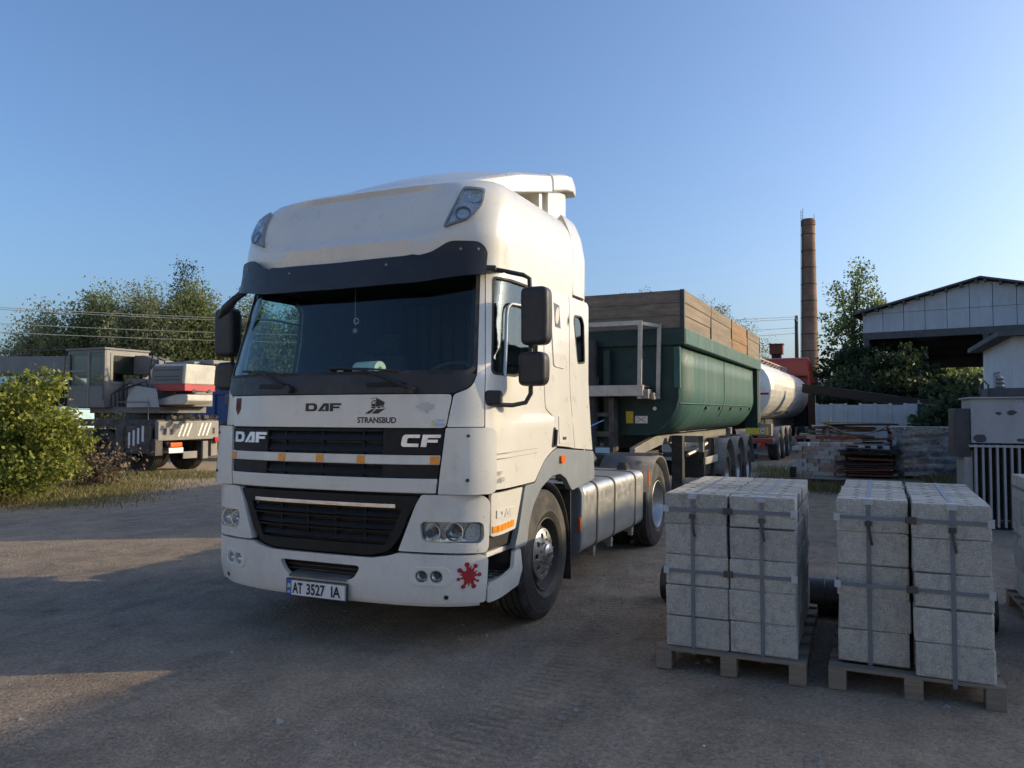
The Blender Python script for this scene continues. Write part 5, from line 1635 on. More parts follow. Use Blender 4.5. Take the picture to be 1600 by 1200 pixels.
for s in (-1, 1):
    q = MB(); q.b2((s * 1.13, -.01, 2.665), (s * 1.28, 8.06, 2.90)); q.build("top_rail", "green_paint", TR, .012)
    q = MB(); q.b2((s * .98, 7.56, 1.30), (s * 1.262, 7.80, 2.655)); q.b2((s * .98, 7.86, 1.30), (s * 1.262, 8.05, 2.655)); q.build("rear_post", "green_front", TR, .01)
    q = MB(); q.b2((s * 1.20, 7.80, 1.42), (s * 1.272, 7.86, 2.65)); q.build("post_strip", "steel_grey", TR)
    q = MB(); q.b2((s * 1.10, -.035, 2.02), (s * 1.192, .03, 2.63)); q.build("corner_plate", "green_paint", TR, .006)
    # wooden extension boards, one object each
    bays = [(0.03, 2.02), (2.05, 4.10), (4.13, 6.10), (6.13, 8.04)]
    for bi, (a, b) in enumerate(bays):
        for r in range(3):
            z0 = 2.905 + r * .188
            jit = .004 * ((bi * 3 + r * 7) % 5 - 2)
            q = MB(); q.b2((s * (1.205 + jit), a, z0), (s * (1.250 + jit), b, z0 + .184))
            q.build("side_board", "wood_rust" if bi == 2 else "wood_side", TR, .004)
        q = MB(); q.b2((s * 1.19, b, 2.90), (s * 1.262, b + .028, 3.465)); q.build("board_stake", "steel_dark", TR)
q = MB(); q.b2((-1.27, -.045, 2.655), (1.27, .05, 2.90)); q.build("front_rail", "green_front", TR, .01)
for r in range(3):
    z0 = 2.905 + r * .188
    q = MB(); q.b2((-1.20, -.02 + .003 * r, z0), (1.198, .03, z0 + .184)); q.build("front_board", "wood_old", TR, .004)
    for x in (-.85, -.1, .65):
        q = MB(); q.cyl((x, -.026, z0 + .09), (x, -.016, z0 + .09), .014, 8); q.build("bolt", "steel_grey", TR)
for s in (-1, 1):
    q = MB(); q.b2((s * 1.20, -.04, 2.90), (s * 1.262, .025, 3.47)); q.build("corner_stake", "steel_dark", TR)
# platform and ladder at the front
q = MB(); q.b2((-1.10, -.42, 1.90), (.74, -.34, 2.06)); q.build("platform_beam", "alu_bar", TR, .006)
q = MB(); q.b2((-1.10, -.34, 2.03), (.74, -.04, 2.06)); q.build("platform_deck", "steel_grey", TR)
q = MB(); q.b2((-1.10, -.40, 2.93), (.70, -.35, 3.00)); q.build("hand_rail", "alu_bar", TR, .005)
lad = MB(); lad.bar((.70, -.38, 3.0), (.68, -.38, 1.86), .035, .06); lad.bar((.90, -.06, 2.97), (.87, -.06, 1.86), .035, .06)
lad.bar((.70, -.38, 2.96), (.90, -.06, 2.94), .03, .05); lad.bar((.68, -.38, 1.90), (.87, -.06, 1.90), .03, .05)
lad.build("ladder_frame", "alu_bar", TR)
q = MB(); q.box((.74, -.26, 1.93), (.14, .22, .14)); q.box((.84, -.20, 1.90), (.06, .18, .10)); q.build("hinge_block", "steel_grey", TR, .01)
# lifting ram with its housing, posts
q = MB(); q.cyl((-.15, -.22, 1.1), (-.15, -.18, 2.75), .12, 16); q.cyl((-.15, -.22, 1.1), (-.15, -.20, 2.2), .15, 16); q.build("lifting_ram", "steel_dark", TR, smooth=40)
q = MB(); q.b2((-.52, -.16, 1.0), (-.40, .02, 2.62)); q.build("ram_post", "board_dark", TR, .01)
q = MB(); q.b2((.06, -.16, 1.0), (.16, .02, 2.60)); q.build("ram_post", "green_front", TR, .01)
q = MB(); q.b2((.18, -.28, 1.02), (.26, -.05, 1.88)); q.b2((-.6, -.28, 1.30), (.26, -.20, 1.38)); q.b2((-.6, -.30, 1.02), (.26, -.16, 1.16)); q.b2((-.5, -.26, 1.60), (.2, -.2, 1.66)); q.build("front_frame", "chassis_dirty", TR, .006)
q = MB(); q.b2((-.02, -.305, 1.06), (.20, -.301, 1.14)); q.build("maker_plate", "crane_blue", TR)
q = MB(); q.b2((.36, .012, 1.50), (.47, .018, 1.68)); q.build("warning_label", "sign_yellow", TR)
q = MB(); q.b2((.50, .012, 1.50), (.69, .018, 1.61)); pl_ = q.build("instruction_label", "sign_white", TR)
q = MB(); q.bar((.52, .0105, 1.515), (.67, .0105, 1.595), .004, .008); q.bar((.52, .0105, 1.595), (.67, .0105, 1.515), .004, .008); q.build("label_cross", "red_lens", pl_)
q = MB(); q.lathe([(0, 0), (.028, 0), (.03, .01), (0, .012)], 14, 'y', (.80, .005, 1.72)); q.build("marker_lamp", "sign_white", TR)
# chassis
for s in (-1, 1):
    poly = [(-.35, 1.0), (-.35, 1.14), (.1, 1.20), (1.0, 1.30), (8.0, 1.30), (8.0, 1.0), (2.3, 1.0), (1.9, 1.13), (1.1, 1.13), (.3, 1.06)]
    q = MB(); q.prism(poly, lambda u, v, h: (h, u, v), s * .52, s * .60); q.build("chassis_rail", "steel_grey", TR, .006)
    q = MB(); q.b2((s * .70, 1.45, .30), (s * .88, 1.63, 1.28)); q.b2((s * .74, 1.49, .16), (s * .84, 1.59, .32)); q.b2((s * .65, 1.42, .10), (s * .93, 1.68, .15)); q.build("landing_leg", "steel_dark", TR, .008)
    q = MB(); q.b2((s * .60, 1.75, 1.16), (s * 1.16, 1.82, 1.27)); q.b2((s * 1.08, 1.75, 1.0), (s * 1.16, 1.82, 1.27)); q.build("outrigger_bracket", "steel_grey", TR, .005)
    q = MB(); q.b2((s * 1.12, 1.95, .78), (s * 1.16, 3.05, .90)); q.build("side_guard", "alu_bar", TR, .006)
    for y in (2.05, 2.95):
        q = MB(); q.b2((s * 1.06, y, .45), (s * 1.12, y + .05, 1.2)); q.build("guard_post", "steel_dark", TR)
    q = MB(); q.b2((s * .62, 2.0, .55), (s * 1.05, 2.95, 1.0)); q.build("tool_box", "black_plastic", TR, .02)
    q = MB(); q.tube([(s * .9, 1.7, .95), (s * 1.0, 2.1, 1.02), (s * 1.05, 2.6, 1.12)], .03, 8); q.build("support_tube", "alu_bar", TR, smooth=40)
    for k, y in enumerate((3.75, 5.05, 6.35)):
        V = []
        for j in range(17):
            a = R(2 + 11 * j)
            for x in (.84, 1.26): V.append((s * x, y - .62 * math.cos(a), .52 + .66 * math.sin(a)))
        q = MB(); q.add(V, [(2 * j, 2 * j + 1, 2 * j + 3, 2 * j + 2) for j in range(16)])
        o = q.build("mudguard", "dusty_grey", TR, smooth=40); o.modifiers.new("t", 'SOLIDIFY').thickness = .02
        wheel(TR, s * 1.04, y, s, 'd', .50, TYRE_S)
for y in (3.75, 5.05, 6.35):
    q = MB(); q.cyl((-.9, y, .50), (.9, y, .50), .07, 10); q.build("axle", "steel_dark", TR)
q = MB(); q.b2((-1.2, 7.95, .55), (1.2, 8.05, .67)); q.build("rear_underrun_bar", "steel_dark", TR)
q = MB(); q.b2((-.55, -.5, .98), (.55, 1.2, 1.05)); q.build("coupling_plate", "steel_dark", TR)
q = MB(); q.cyl((-.62, 2.6, .62), (-.62, 3.3, .62), .16, 16); q.cyl((.2, 7.0, .8), (.2, 7.6, .8), .14, 16); q.build("air_tank", "steel_dark", TR, smooth=40)
for k in range(5):
    a = 2.0 + k * 1.25
    q = MB(); q.tube([(1.13, a, 1.80), (1.10, a + .14, 1.71), (1.145, a + .3, 1.80)], .012, 5); q.box((1.135, a + .15, 1.74), (.05, .12, .05)); q.build("sheet_hook", "steel_dark", TR)

for s in (-1, 1):
    q = MB(); q.tube([(s * 1.155, y, 1.80) for y in np.linspace(.1, 7.5, 9)], .008, 5); q.build("weld_seam", "green_paint", TR)
    q = MB(); q.tube([(s * 1.172, 3.7, 2.63), (s * 1.176, 3.7, 2.1), (s * 1.17, 3.7, 1.88), (s * 1.125, 3.7, 1.71), (s * 1.055, 3.7, 1.575)], .006, 5); q.build("weld_seam", "green_paint", TR)

# ---------------------------------------------------------------- milk-coloured tanker trailer and its red tractor
TK = thing("tanker_trailer", "long polished steel tank trailer behind the green tipper", "trailer", (-.37, 21.3, 0), R(-1.93))
V, F = [], []
NY, NA = 34, 40
rs = np.random.default_rng(3)
quilt = 1 + rs.normal(size=(NY + 1, NA)) * .0028
for j in range(NY + 1):
    y = 12.0 * j / NY
    e = 1.0 - .05 * max(0, 1 - y / .12) - .05 * max(0, 1 - (12 - y) / .12)
    for k in range(NA):
        a = 2 * math.pi * k / NA
        V.append((1.20 * e * quilt[j, k] * math.copysign(abs(math.cos(a)) ** .86, math.cos(a)), y, 2.42 + 1.04 * e * quilt[j, k] * math.copysign(abs(math.sin(a)) ** .92, math.sin(a))))
for j in range(NY):
    for k in range(NA):
        F.append((j * NA + k, j * NA + (k + 1) % NA, (j + 1) * NA + (k + 1) % NA, (j + 1) * NA + k))
me = bpy.data.meshes.new("tank_body"); me.from_pydata(V, [], F)
bmq = bmesh.new(); bmq.from_mesh(me); bmesh.ops.recalc_face_normals(bmq, faces=bmq.faces)
bmesh.ops.inset_individual(bmq, faces=bmq.faces[:], thickness=.016, depth=.007)      # quilted cladding sheets
bmq.to_mesh(me); bmq.free(); me.update()
link("tank_body", me, "tank_steel", TK, smooth=12)
def cap_surf(u, v):
    return Vector((u, -.10 * (1 - (u / 1.2) ** 2 - (v / 1.04) ** 2 * .8), 2.42 + v))
ell = [(1.145 * math.copysign(abs(math.cos(a)) ** .86, math.cos(a)), .99 * math.copysign(abs(math.sin(a)) ** .92, math.sin(a))) for a in np.linspace(0, 2 * math.pi, 48, endpoint=False)]
cp = panel("tank_end", ell, cap_surf, "tank_steel", TK, [], 0, .03, .2, 0)
panel("red_stripe", rect(-1.0, -.17, 1.08, -.10), cap_surf, "sticker_red", cp, [], .004, .003, .1, 0)
q = MB(); q.lathe([(1, 0)], 3, 'y') if False else None
q = MB()
for s in (-.38, .38):
    q.bar((s, .3, 3.66), (s, 10.6, 3.66), .04, .04)
    for k in range(12): q.bar((s, .3 + k * .93, 3.44), (s, .3 + k * .93, 3.66), .03, .03)
    for k in range(11): q.bar((s, .3 + k * .93, 3.46), (s, 1.23 + k * .93, 3.64), .02, .02)
q.build("walkway_rail", "alu_bar", TK)
q = MB(); q.b2((-.42, .2, 3.40), (.42, 10.8, 3.47)); q.build("walkway", "alu_bar", TK)
for y in (3, 6, 9):
    q = MB(); q.cyl((0, y, 3.45), (0, y, 3.62), .25, 20); q.build("manhole", "alu_bar", TK)
for s in (-1, 1):
    q = MB(); q.b2((s * .45, .2, 1.02), (s * .55, 11.8, 1.40)); q.build("chassis_rail", "steel_dark", TK)
    q = MB(); q.tube([(s * 1.0, 1.9, 1.62), (s * 1.08, 3.2, 1.70), (s * 1.10, 4.6, 1.74), (s * 1.0, 5.2, 1.60)], .025, 6); q.build("hose", "black_plastic", TK)
    for y in (1.5, 2.85, 4.2):
        V = []
        for j in range(15):
            a = R(4 + 12.3 * j)
            for x in (.86, 1.25): V.append((s * x, y - .62 * math.cos(a), .52 + .64 * math.sin(a)))
        q = MB(); q.add(V, [(2 * j, 2 * j + 1, 2 * j + 3, 2 * j + 2) for j in range(14)])
        o = q.build("mudguard", "crane_light", TK, smooth=40); o.modifiers.new("t", 'SOLIDIFY').thickness = .02
        wheel(TK, s * 1.04, y, s, 'd', .50, TYRE_S)
q = MB(); q.b2((-1.2, .15, .62), (1.2, .28, .80)); q.build("rear_bumper", "crane_light", TK, .01)
q = MB(); q.b2((.35, .30, .86), (1.10, .75, 1.28)); q.build("valve_box", "crane_light", TK, .02)
q = MB(); q.b2((.30, .10, .92), (1.02, .13, 1.16)); bo = q.build("warning_board", "sign_yellow", TK)
sgn = flat((.86, .095, 1.04), (1, 0, 0), (0, 0, 1))
panel("speed_sign", circle((0, 0), .11, 20), sgn, "sign_white", bo, [], .004, .004, .2, 0)
panel("speed_sign_rim", circle((0, 0), .115, 24), sgn, "red_lens", bo, [circle((0, 0), .095, 24)], .006, .003, .2, 0)
text_on("speed_number", "80", sgn, 0, -.045, .09, "sticker_black", bo, .11, .01, .007, .002, 0, True)
for s in (-1, 1):
    q = MB(); q.b2((s * .55, .08, .66), (s * 1.15, .14, .78)); q.build("tail_lamp", "red_lens", TK, .006)
q = MB(); q.b2((-.26, .09, .50), (.26, .10, .61)); q.build("number_plate", "plate_white", TK)
q = MB(); q.lathe([(0, 0), (.10, 0), (.10, .008), (0, .008)], 18, 'y', (.85, .12, .52)); q.build("round_sign", "red_lens", TK)

RT = thing("red_truck", "red lorry tractor in front of the steel tanker", "truck", (-.37 + math.sin(R(1.93)) * 12.2, 21.3 + 12.2, 0), R(-1.93))
q = MB(); q.b2((-1.24, .35, 1.0), (1.24, 2.5, 3.45)); q.build("cab", "red_paint", RT, .10, 40, seg=3)
q = MB(); q.prism([(.10, 3.35), (2.35, 3.35), (2.2, 3.75), (1.3, 4.12), (.25, 4.28), (.10, 4.2)], lambda u, v, h: (h, u, v), -1.2, 1.2); q.build("roof_deflector", "red_paint", RT, .08, 40, seg=3)
for s in (-1, 1):
    q = MB(); q.b2((s * 1.15, -.25, 1.15), (s * 1.26, .42, 3.55)); q.build("side_fairing", "red_paint", RT, .03, 40)
    q = MB(); q.b2((s * 1.262, -.24, 1.55), (s * 1.267, .40, 2.15)); q.build("white_panel", "sign_white", RT)
    q = MB(); q.b2((s * 1.242, .9, 2.3), (s * 1.247, 2.0, 3.1)); q.build("side_window", "dark_glass", RT)
    q = MB(); q.tube([(s * 1.2, 2.3, 3.2), (s * 1.5, 2.25, 3.25), (s * 1.58, 2.2, 3.1), (s * 1.58, 2.2, 2.0), (s * 1.25, 2.3, 1.9)], .025, 6); q.build("mirror_arm", "chrome", RT)
    q = MB(); q.box((s * 1.58, 2.2, 2.75), (.24, .12, .5)); q.box((s * 1.58, 2.2, 2.25), (.24, .12, .28)); q.build("mirror", "black_plastic", RT, .03)
    for y in (-2.2, 1.4): wheel(RT, s * 1.05, y, s, 'd', .52)
    q = MB(); q.b2((s * .42, -3.0, .68), (s * .52, 2.3, .95)); q.build("frame_rail", "steel_dark", RT)
    q = MB(); q.b2((s * .6, -.9, .45), (s * 1.2, .3, 1.0)); q.build("fuel_tank", "tank_alu", RT, .06, 40)
q = MB(); q.b2((-1.1, .0, 1.05), (1.1, .34, 2.9)); q.build("rear_panel", "black_plastic", RT)
q = MB(); q.b2((-1.22, 2.42, .45), (1.22, 2.62, 1.1)); q.build("bumper", "red_paint", RT, .05)
# ---------------------------------------------------------------- strapped stacks of concrete blocks on pallets
def block_mesh(seed, holes=False):
    rng = np.random.default_rng(seed)
    m = MB(); m.b2((-.1985, -.0925, -.0985), (.1985, .0925, .0985))
    me = m.mesh("concrete_block")
    bm = bmesh.new(); bm.from_mesh(me)
    bmesh.ops.bevel(bm, geom=bm.edges[:], offset=.008, segments=1, affect='EDGES')
    for v in bm.verts: v.co += Vector(rng.normal(size=3) * .0030)
    bm.to_mesh(me); bm.free()
    if holes:
        me2 = panel_mesh("concrete_block", rect(-.195, -.089, .195, .089), flat((0, 0, .0985), (1, 0, 0), (0, 1, 0)), [circle((c, rng.normal() * .006), .025, 12) for c in (-.10, .10)], .002, .05, .12)
        n = len(me.vertices)
        V = [tuple(v.co) for v in me.vertices] + [tuple(v.co) for v in me2.vertices]
        Fs = [tuple(p.vertices) for p in me.polygons if p.normal.z < .9] + [tuple(i + n for i in p.vertices) for p in me2.polygons]
        # dark blind bottoms of the two holes
        me3 = bpy.data.meshes.new("concrete_block"); me3.from_pydata(V, [], Fs); me3.update()
        me = me3
    me.materials.append(MATS["concrete_block"])
    return me
BL = [block_mesh(i) for i in range(4)]
BLH = [block_mesh(20 + i, True) for i in range(3)]
def pallet_mesh_boards(root, w, d):
    for k in range(7):
        y = -d / 2 + .05 + k * (d - .10) / 6
        q = MB(); q.b2((-w / 2, y - .05, .118), (w / 2, y + .05, .138)); q.build("deck_board", "pallet_wood", root, .003)
    for x in (-w / 2 + .05, 0, w / 2 - .05):
        q = MB(); q.b2((x - .05, -d / 2, .098), (x + .05, d / 2, .118)); q.build("stringer_board", "pallet_wood", root, .003)
        for y in (-d / 2 + .07, 0, d / 2 - .07):
            q = MB(); q.b2((x - .05, y - .07, .0), (x + .05, y + .07, .098)); q.build("pallet_block", "pallet_wood", root, .004)
def block_stack(label, x, y, rz, cols, seed, rows=5, depth=8):
    rng = np.random.default_rng(seed)
    D = depth * .19
    root = thing("block_pallet", label, "block pallet", (x, y, 0), rz, "strapped pallets of concrete blocks")
    pallet_mesh_boards(root, .92, D + .10)
    z0 = .139
    tops = []
    for c, (cx, cyo, dz) in enumerate(cols):
        for r in range(rows):
            for j in range(depth):
                me = (BLH if r == rows - 1 else BL)[int(rng.integers(0, 3))]
                o = bpy.data.objects.new("concrete_block", me); COL.objects.link(o); o.parent = root
                o.location = (cx + rng.normal() * .003, -D / 2 + .095 + j * .19 + cyo + rng.normal() * .002, z0 + .099 + r * (.198 + dz) + rng.normal() * .0006)
                o.rotation_euler = (0, 0, (math.pi if rng.random() < .5 else 0) + rng.normal() * .009)
        tops.append(z0 + rows * (.198 + dz))
    H = max(tops) + .003
    fy = -D / 2 + min(c[1] for c in cols) - .004
    by = D / 2 + max(c[1] for c in cols) + .004
    xl, xr = cols[0][0] - .204, cols[-1][0] + .204
    for c, (cx, cyo, dz) in enumerate(cols):
        sx = cx + (.0 if c else -.02)
        ht = tops[c] + .002
        f0 = -D / 2 + cyo - .003; b0 = D / 2 + cyo + .003
        q = MB()
        q.b2((sx - .012, f0 - .002, .10), (sx + .012, f0, ht)); q.b2((sx - .012, b0, .10), (sx + .012, b0 + .002, ht)); q.b2((sx - .012, f0 - .002, ht), (sx + .012, b0 + .002, ht + .002))
        q.b2((sx - .012, f0, .094), (sx + .012, b0, .097))
        q.build("strap", "strap_grey", root)
        q = MB(); q.b2((sx - .028, f0 - .005, ht - .03), (sx + .028, f0 - .0025, ht + .003)); q.b2((sx - .028, f0 - .005, ht + .0025), (sx + .028, f0 + .06, ht + .005)); q.build("strap_corner", "strap_corner", root)
        q = MB(); q.b2((sx - .02, f0 - .008, ht - .16), (sx + .02, f0 - .002, ht - .13)); q.tube([(sx, f0 - .008, ht - .16), (sx + .01, f0 - .03, ht - .22), (sx + .018, f0 - .02, ht - .27)], .008, 4); q.build("strap_buckle", "steel_dark", root)
    for z in (H - .10, H - .50):
        q = MB(); q.b2((xl, fy - .004, z - .011), (xr, fy - .002, z + .011)); q.b2((xl, by + .002, z - .011), (xr, by + .004, z + .011))
        q.b2((xl - .002, fy - .004, z - .011), (xl, by + .004, z + .011)); q.b2((xr, fy - .004, z - .011), (xr + .002, by + .004, z + .011)); q.build("strap", "strap_grey", root)
        for sx_ in (xl, xr):
            s = 1 if sx_ == xr else -1
            q = MB(); q.b2((sx_ - s * .03, fy - .007, z - .022), (sx_ + s * .004, fy - .0045, z + .022)); q.b2((sx_ + s * .0025, fy - .007, z - .022), (sx_ + s * .005, fy + .05, z + .022)); q.build("strap_corner", "strap_corner", root)
        q = MB(); q.b2((-.03, fy - .009, z - .02), (.03, fy - .004, z + .02)); q.build("strap_buckle", "steel_dark", root)
    return root
block_stack("strapped pallet of grey concrete blocks nearest the lorry", 2.775, -.05, R(.6), [(-.205, 0, 0), (.205, 0, -.0006)], 1)
block_stack("middle strapped pallet of concrete blocks with a wide gap between its two columns", 3.84, -.02, R(-1.0), [(-.208, .08, 0), (.210, -.05, .0008)], 2)
block_stack("strapped pallet of concrete blocks cut off by the right picture edge", 5.17, 1.30, R(1.2), [(-.205, 0, 0), (.205, 0, 0)], 3)

# ---------------------------------------------------------------- black pipe behind the pallets
root = thing("pipe", "thick black plastic pipe lying behind the block pallets", "pipe", (1.93, 1.02, .15))
q = MB(); q.lathe([(.150, 0), (.150, 2.55), (.128, 2.55), (.128, 0), (.150, 0)], 32, 'x'); q.build("pipe_wall", "pipe_black", root, smooth=40)
for x in (1.33, 2.10):
    q = MB(); q.lathe([(.151, x), (.156, x + .004), (.156, x + .012), (.151, x + .016)], 32, 'x'); q.build("weld_bead", "pipe_black", root, smooth=40)

# ---------------------------------------------------------------- transformer
root = thing("transformer", "peeling grey electrical transformer with vertical cooling fins", "transformer", (5.0, 7.10, 0))
q = MB(); q.b2((.0, .0, 1.22), (1.9, 1.2, 1.86)); tk = q.build("tank", "transformer_grey", root, .01)
q = MB(); q.b2((.08, .10, .12), (1.85, 1.1, 1.22)); q.build("core_case", "board_dark", root)
q = MB(); q.b2((-.04, -.05, 1.862), (1.95, 1.25, 1.885)); q.build("lid", "transformer_grey", root, .004)
for k in range(21):
    x = .03 + k * .088
    q = MB(); q.b2((x, -.09, .03), (x + .030, .06, 1.20)); q.build("cooling_fin", "transformer_grey", root, .006)
for k in range(12):
    y = .08 + k * .092
    q = MB(); q.b2((-.09, y, .03), (.02, y + .03, 1.12)); q.build("cooling_fin", "transformer_grey", root, .006)
q = MB(); q.b2((-.04, -.10, 1.165), (1.9, .02, 1.195)); q.build("fin_header", "transformer_grey", root)
q = MB(); q.b2((-.20, .05, 1.02), (-.005, 1.05, 1.72)); sb = q.build("switch_box", "flake_dark", root, .01)
q = MB(); q.b2((-.205, .15, 1.10), (-.201, .95, 1.66)); q.build("box_door", "steel_dark", sb)
q = MB(); q.b2((.0, -.02, -.0), (.14, 1.1, .03)); q.b2((1.6, -.02, 0), (1.8, 1.1, .03)); q.build("skid", "steel_dark", root)
q = MB(); q.b2((.25, .25, 1.886), (1.8, .95, 2.02)); q.build("top_box", "flake_dark", root, .01)
for x in (.45, .95, 1.45):
    q = MB(); q.lathe([(.05, 0), (.07, .03), (.04, .06), (.065, .09), (.035, .12), (.06, .15), (.02, .19), (0, .2)], 14, 'z', (x, .6, 2.02)); q.build("bushing", "steel_grey", root, smooth=40)
q = MB(); q.tube([(.15, .2, 1.886), (.15, .2, 2.06), (.20, .2, 2.12), (.25, .2, 2.06), (.25, .2, 1.886)], .015, 6); q.build("lifting_eye", "steel_dark", root)
rg = np.random.default_rng(8)
for (u, v, r) in ((.10, 1.29, .075), (.34, 1.65, .03), (.50, 1.66, .045), (.92, 1.62, .09), (.80, 1.82, .10), (1.3, 1.5, .06), (.62, 1.27, .04)):
    pl_ = [(u + r * (.7 + .6 * rg.random()) * math.cos(a) * 1.3, min(1.85, max(1.23, v + r * (.5 + .7 * rg.random()) * math.sin(a)))) for a in np.linspace(0, 6.28, 10, endpoint=False)]
    panel("flaked_patch", pl_, flat((0, 0, 0), (1, 0, 0), (0, 0, 1)), "flake_dark", tk, [], .003, .002, .2, 0)

# ---------------------------------------------------------------- piles of building material
def brick_stack(name, label, loc, rz, cols, rows, depth, bs, mats, seed, jit=.012, drop=0.0):
    rng = np.random.default_rng(seed)
    root = thing(name, label, "bricks", (*loc, 0), rz)
    mes = []
    for m_ in mats:
        b = MB(); b.b2((-bs[0] / 2, -bs[1] / 2, -bs[2] / 2), (bs[0] / 2, bs[1] / 2, bs[2] / 2)); me = b.mesh("brick"); me.materials.append(MATS[m_]); mes.append(me)
    for r in range(rows):
        for j in range(depth):
            for c in range(cols):
                if rng.random() < drop * (r / rows) ** 2: continue
                o = bpy.data.objects.new("brick", mes[int(rng.integers(0, len(mes)))]); COL.objects.link(o); o.parent = root
                o.location = ((c - cols / 2 + .5 + (.5 if r % 2 else 0)) * (bs[0] + .012) + rng.normal() * jit, (j - depth / 2 + .5) * (bs[1] + .01) + rng.normal() * jit * 1.5, bs[2] / 2 + r * (bs[2] + .003))
                o.rotation_euler = (0, 0, rng.normal() * .07)
    return root
brick_stack("brick_stack", "stack of old whitish bricks left of the dark boards", (2.50, 16.4), R(-6), 5, 8, 3, (.26, .13, .105), ["brick_white", "brick_white", "brick_worn"], 5, drop=.35)
brick_stack("brick_stack", "stack of reddish-topped bricks behind the whitish ones", (2.62, 17.2), R(4), 6, 11, 2, (.25, .12, .09), ["brick_worn", "brick_red", "brick_worn"], 6, drop=.5)
x, y = cam_world(1486, Z=22.5)
brick_stack("brick_stack", "tall stack of rough red bricks beside the transformer", (x, y), R(-14), 5, 17, 3, (.26, .13, .10), ["brick_red", "brick_red", "tile_red"], 7, .02, drop=.35)
def board_pile(name, label, loc, rz, n, L, w, t, mats, seed, cat="boards", spread_=.12, ang=.06, tilt=0.0, part="board"):
    rng = np.random.default_rng(seed)
    root = thing(name, label, cat, (*loc, 0), rz)
    z = .06
    for k in range(n):
        l = L * (.75 + .35 * rng.random()); ww = w * (.8 + .4 * rng.random()); tt = t * (.7 + .8 * rng.random())
        q = MB(); q.box((0, 0, 0), (l, ww, tt)); o = q.build(part, mats[int(rng.integers(0, len(mats)))], root, .003)
        o.location = (rng.normal() * spread_, rng.normal() * spread_ * .8, z + tt / 2); o.rotation_euler = (rng.normal() * tilt, rng.normal() * tilt * .6, rng.normal() * ang)
        z += tt + .012 + tilt * .08
    for s in (-.35, .35):
        q = MB(); q.b2((s * L - .05, -w * .5, 0), (s * L + .05, w * .5, .07)); q.build("bearer", "board_dark", root)
    return root
board_pile("board_pile", "pile of dark rusty boards and sheets beside the whitish bricks", (3.72, 16.1), R(3), 15, 1.35, .8, .035, ["board_dark", "board_dark", "tile_red"], 11, tilt=.03)
for k, (x_, lab) in enumerate(((3.52, "leftmost of three pale square blocks on the dark boards"), (3.80, "middle one of three pale square blocks on the dark boards"), (4.08, "rightmost of three pale square blocks on the dark boards"))):
    q = MB(); q.b2((x_ - .075, 15.60, .70), (x_ + .075, 15.78, .82)); tag(q.build("pale_block", "brick_white", None, .008), lab, "block", "pale blocks on the dark boards")
q = MB(); q.b2((3.3, 15.58, .62), (4.32, 15.95, .70)); tag(q.build("thick_plank", "board_dark", None, .006), "thick dark plank carrying three pale blocks", "plank")
x, y = cam_world(1330, Z=24.0)
pr = board_pile("plank_pile", "heap of light wooden planks and slats before the white fence", (x, y), R(12), 20, 2.3, .34, .045, ["board_light", "wood_old", "tile_red", "board_dark"], 12, spread_=.2, ang=.16, tilt=.06, part="plank")
for k, (dx, ln, m_) in enumerate(((-.9, 1.45, "board_light"), (-.72, 1.3, "fence_white"), (-.55, 1.2, "wood_old"), (-1.05, 1.2, "wood_old"))):
    q = MB(); q.bar((dx, -.35, .02), (dx + .28, .1, ln), .10, .03); q.build("leaning_slat", m_, pr)
q = MB(); q.tube([(-.9 + .2 * k, -.42, 1.35 - .35 * math.sin(math.pi * k / 10)) for k in range(11)], .025, 5); q.build("bent_strip", "board_light", pr)
x, y = cam_world(1424, Z=23.2)
root = thing("tile_stack", "stack of curved red roof tiles behind the wrapped pallet", "roof tiles", (x, y, 0), R(-6))
tm = MB()
arc = [(.17 * math.cos(a), .10 * math.sin(a)) for a in np.linspace(.15, math.pi - .15, 9)]
arc2 = [(.145 * math.cos(a), .078 * math.sin(a)) for a in np.linspace(math.pi - .15, .15, 9)]
tm.prism(arc + arc2, lambda u, v, h: (u, h, -v), 0, .42); tme = tm.mesh("roof_tile"); tme.materials.append(MATS["tile_red"])
q = MB(); q.b2((-.75, -.1, 0), (.75, .5, .72)); q.build("stack_base", "board_dark", root)
rg = np.random.default_rng(4)
for r in range(7):
    for c in range(4):
        o = bpy.data.objects.new("roof_tile", tme); COL.objects.link(o); o.parent = root
        o.location = (-.52 + c * .345 + rg.normal() * .02, rg.normal() * .03, .84 + r * .072); o.rotation_euler = (rg.normal() * .04, rg.normal() * .07, rg.normal() * .06)
# pallet wrapped in plastic film
root = thing("wrapped_pallet", "pallet load wrapped in shiny crumpled plastic film", "wrapped pallet", (5.02, 16.45, 0), R(-3))
V, F = [], []
N = 64
for j in range(19):
    z = .12 + 1.12 * j / 18
    for k in range(N):
        a = 2 * math.pi * k / N
        ex = .78 * math.copysign(abs(math.cos(a)) ** .35, math.cos(a)); ey = .50 * math.copysign(abs(math.sin(a)) ** .35, math.sin(a))
        f = 1 + .028 * noise.noise((ex * 2.2, ey * 2.2, z * 9)) + .016 * math.sin(z * 34 + 1.5 * noise.noise((ex * 1.5, ey, z)) * 4)
        V.append((ex * f, ey * f, z + .03 * noise.noise((ex * 5, ey * 5, 2.0)) * (j / 18)))
for j in range(18):
    for k in range(N): F.append((j * N + k, j * N + (k + 1) % N, (j + 1) * N + (k + 1) % N, (j + 1) * N + k))
V.append((0, 0, 1.20)); F += [(18 * N + k, 18 * N + (k + 1) % N, len(V) - 1) for k in range(N)]
q = MB(); q.add(V, F); q.build("film_wrap", "film", root, smooth=60)
q = MB()
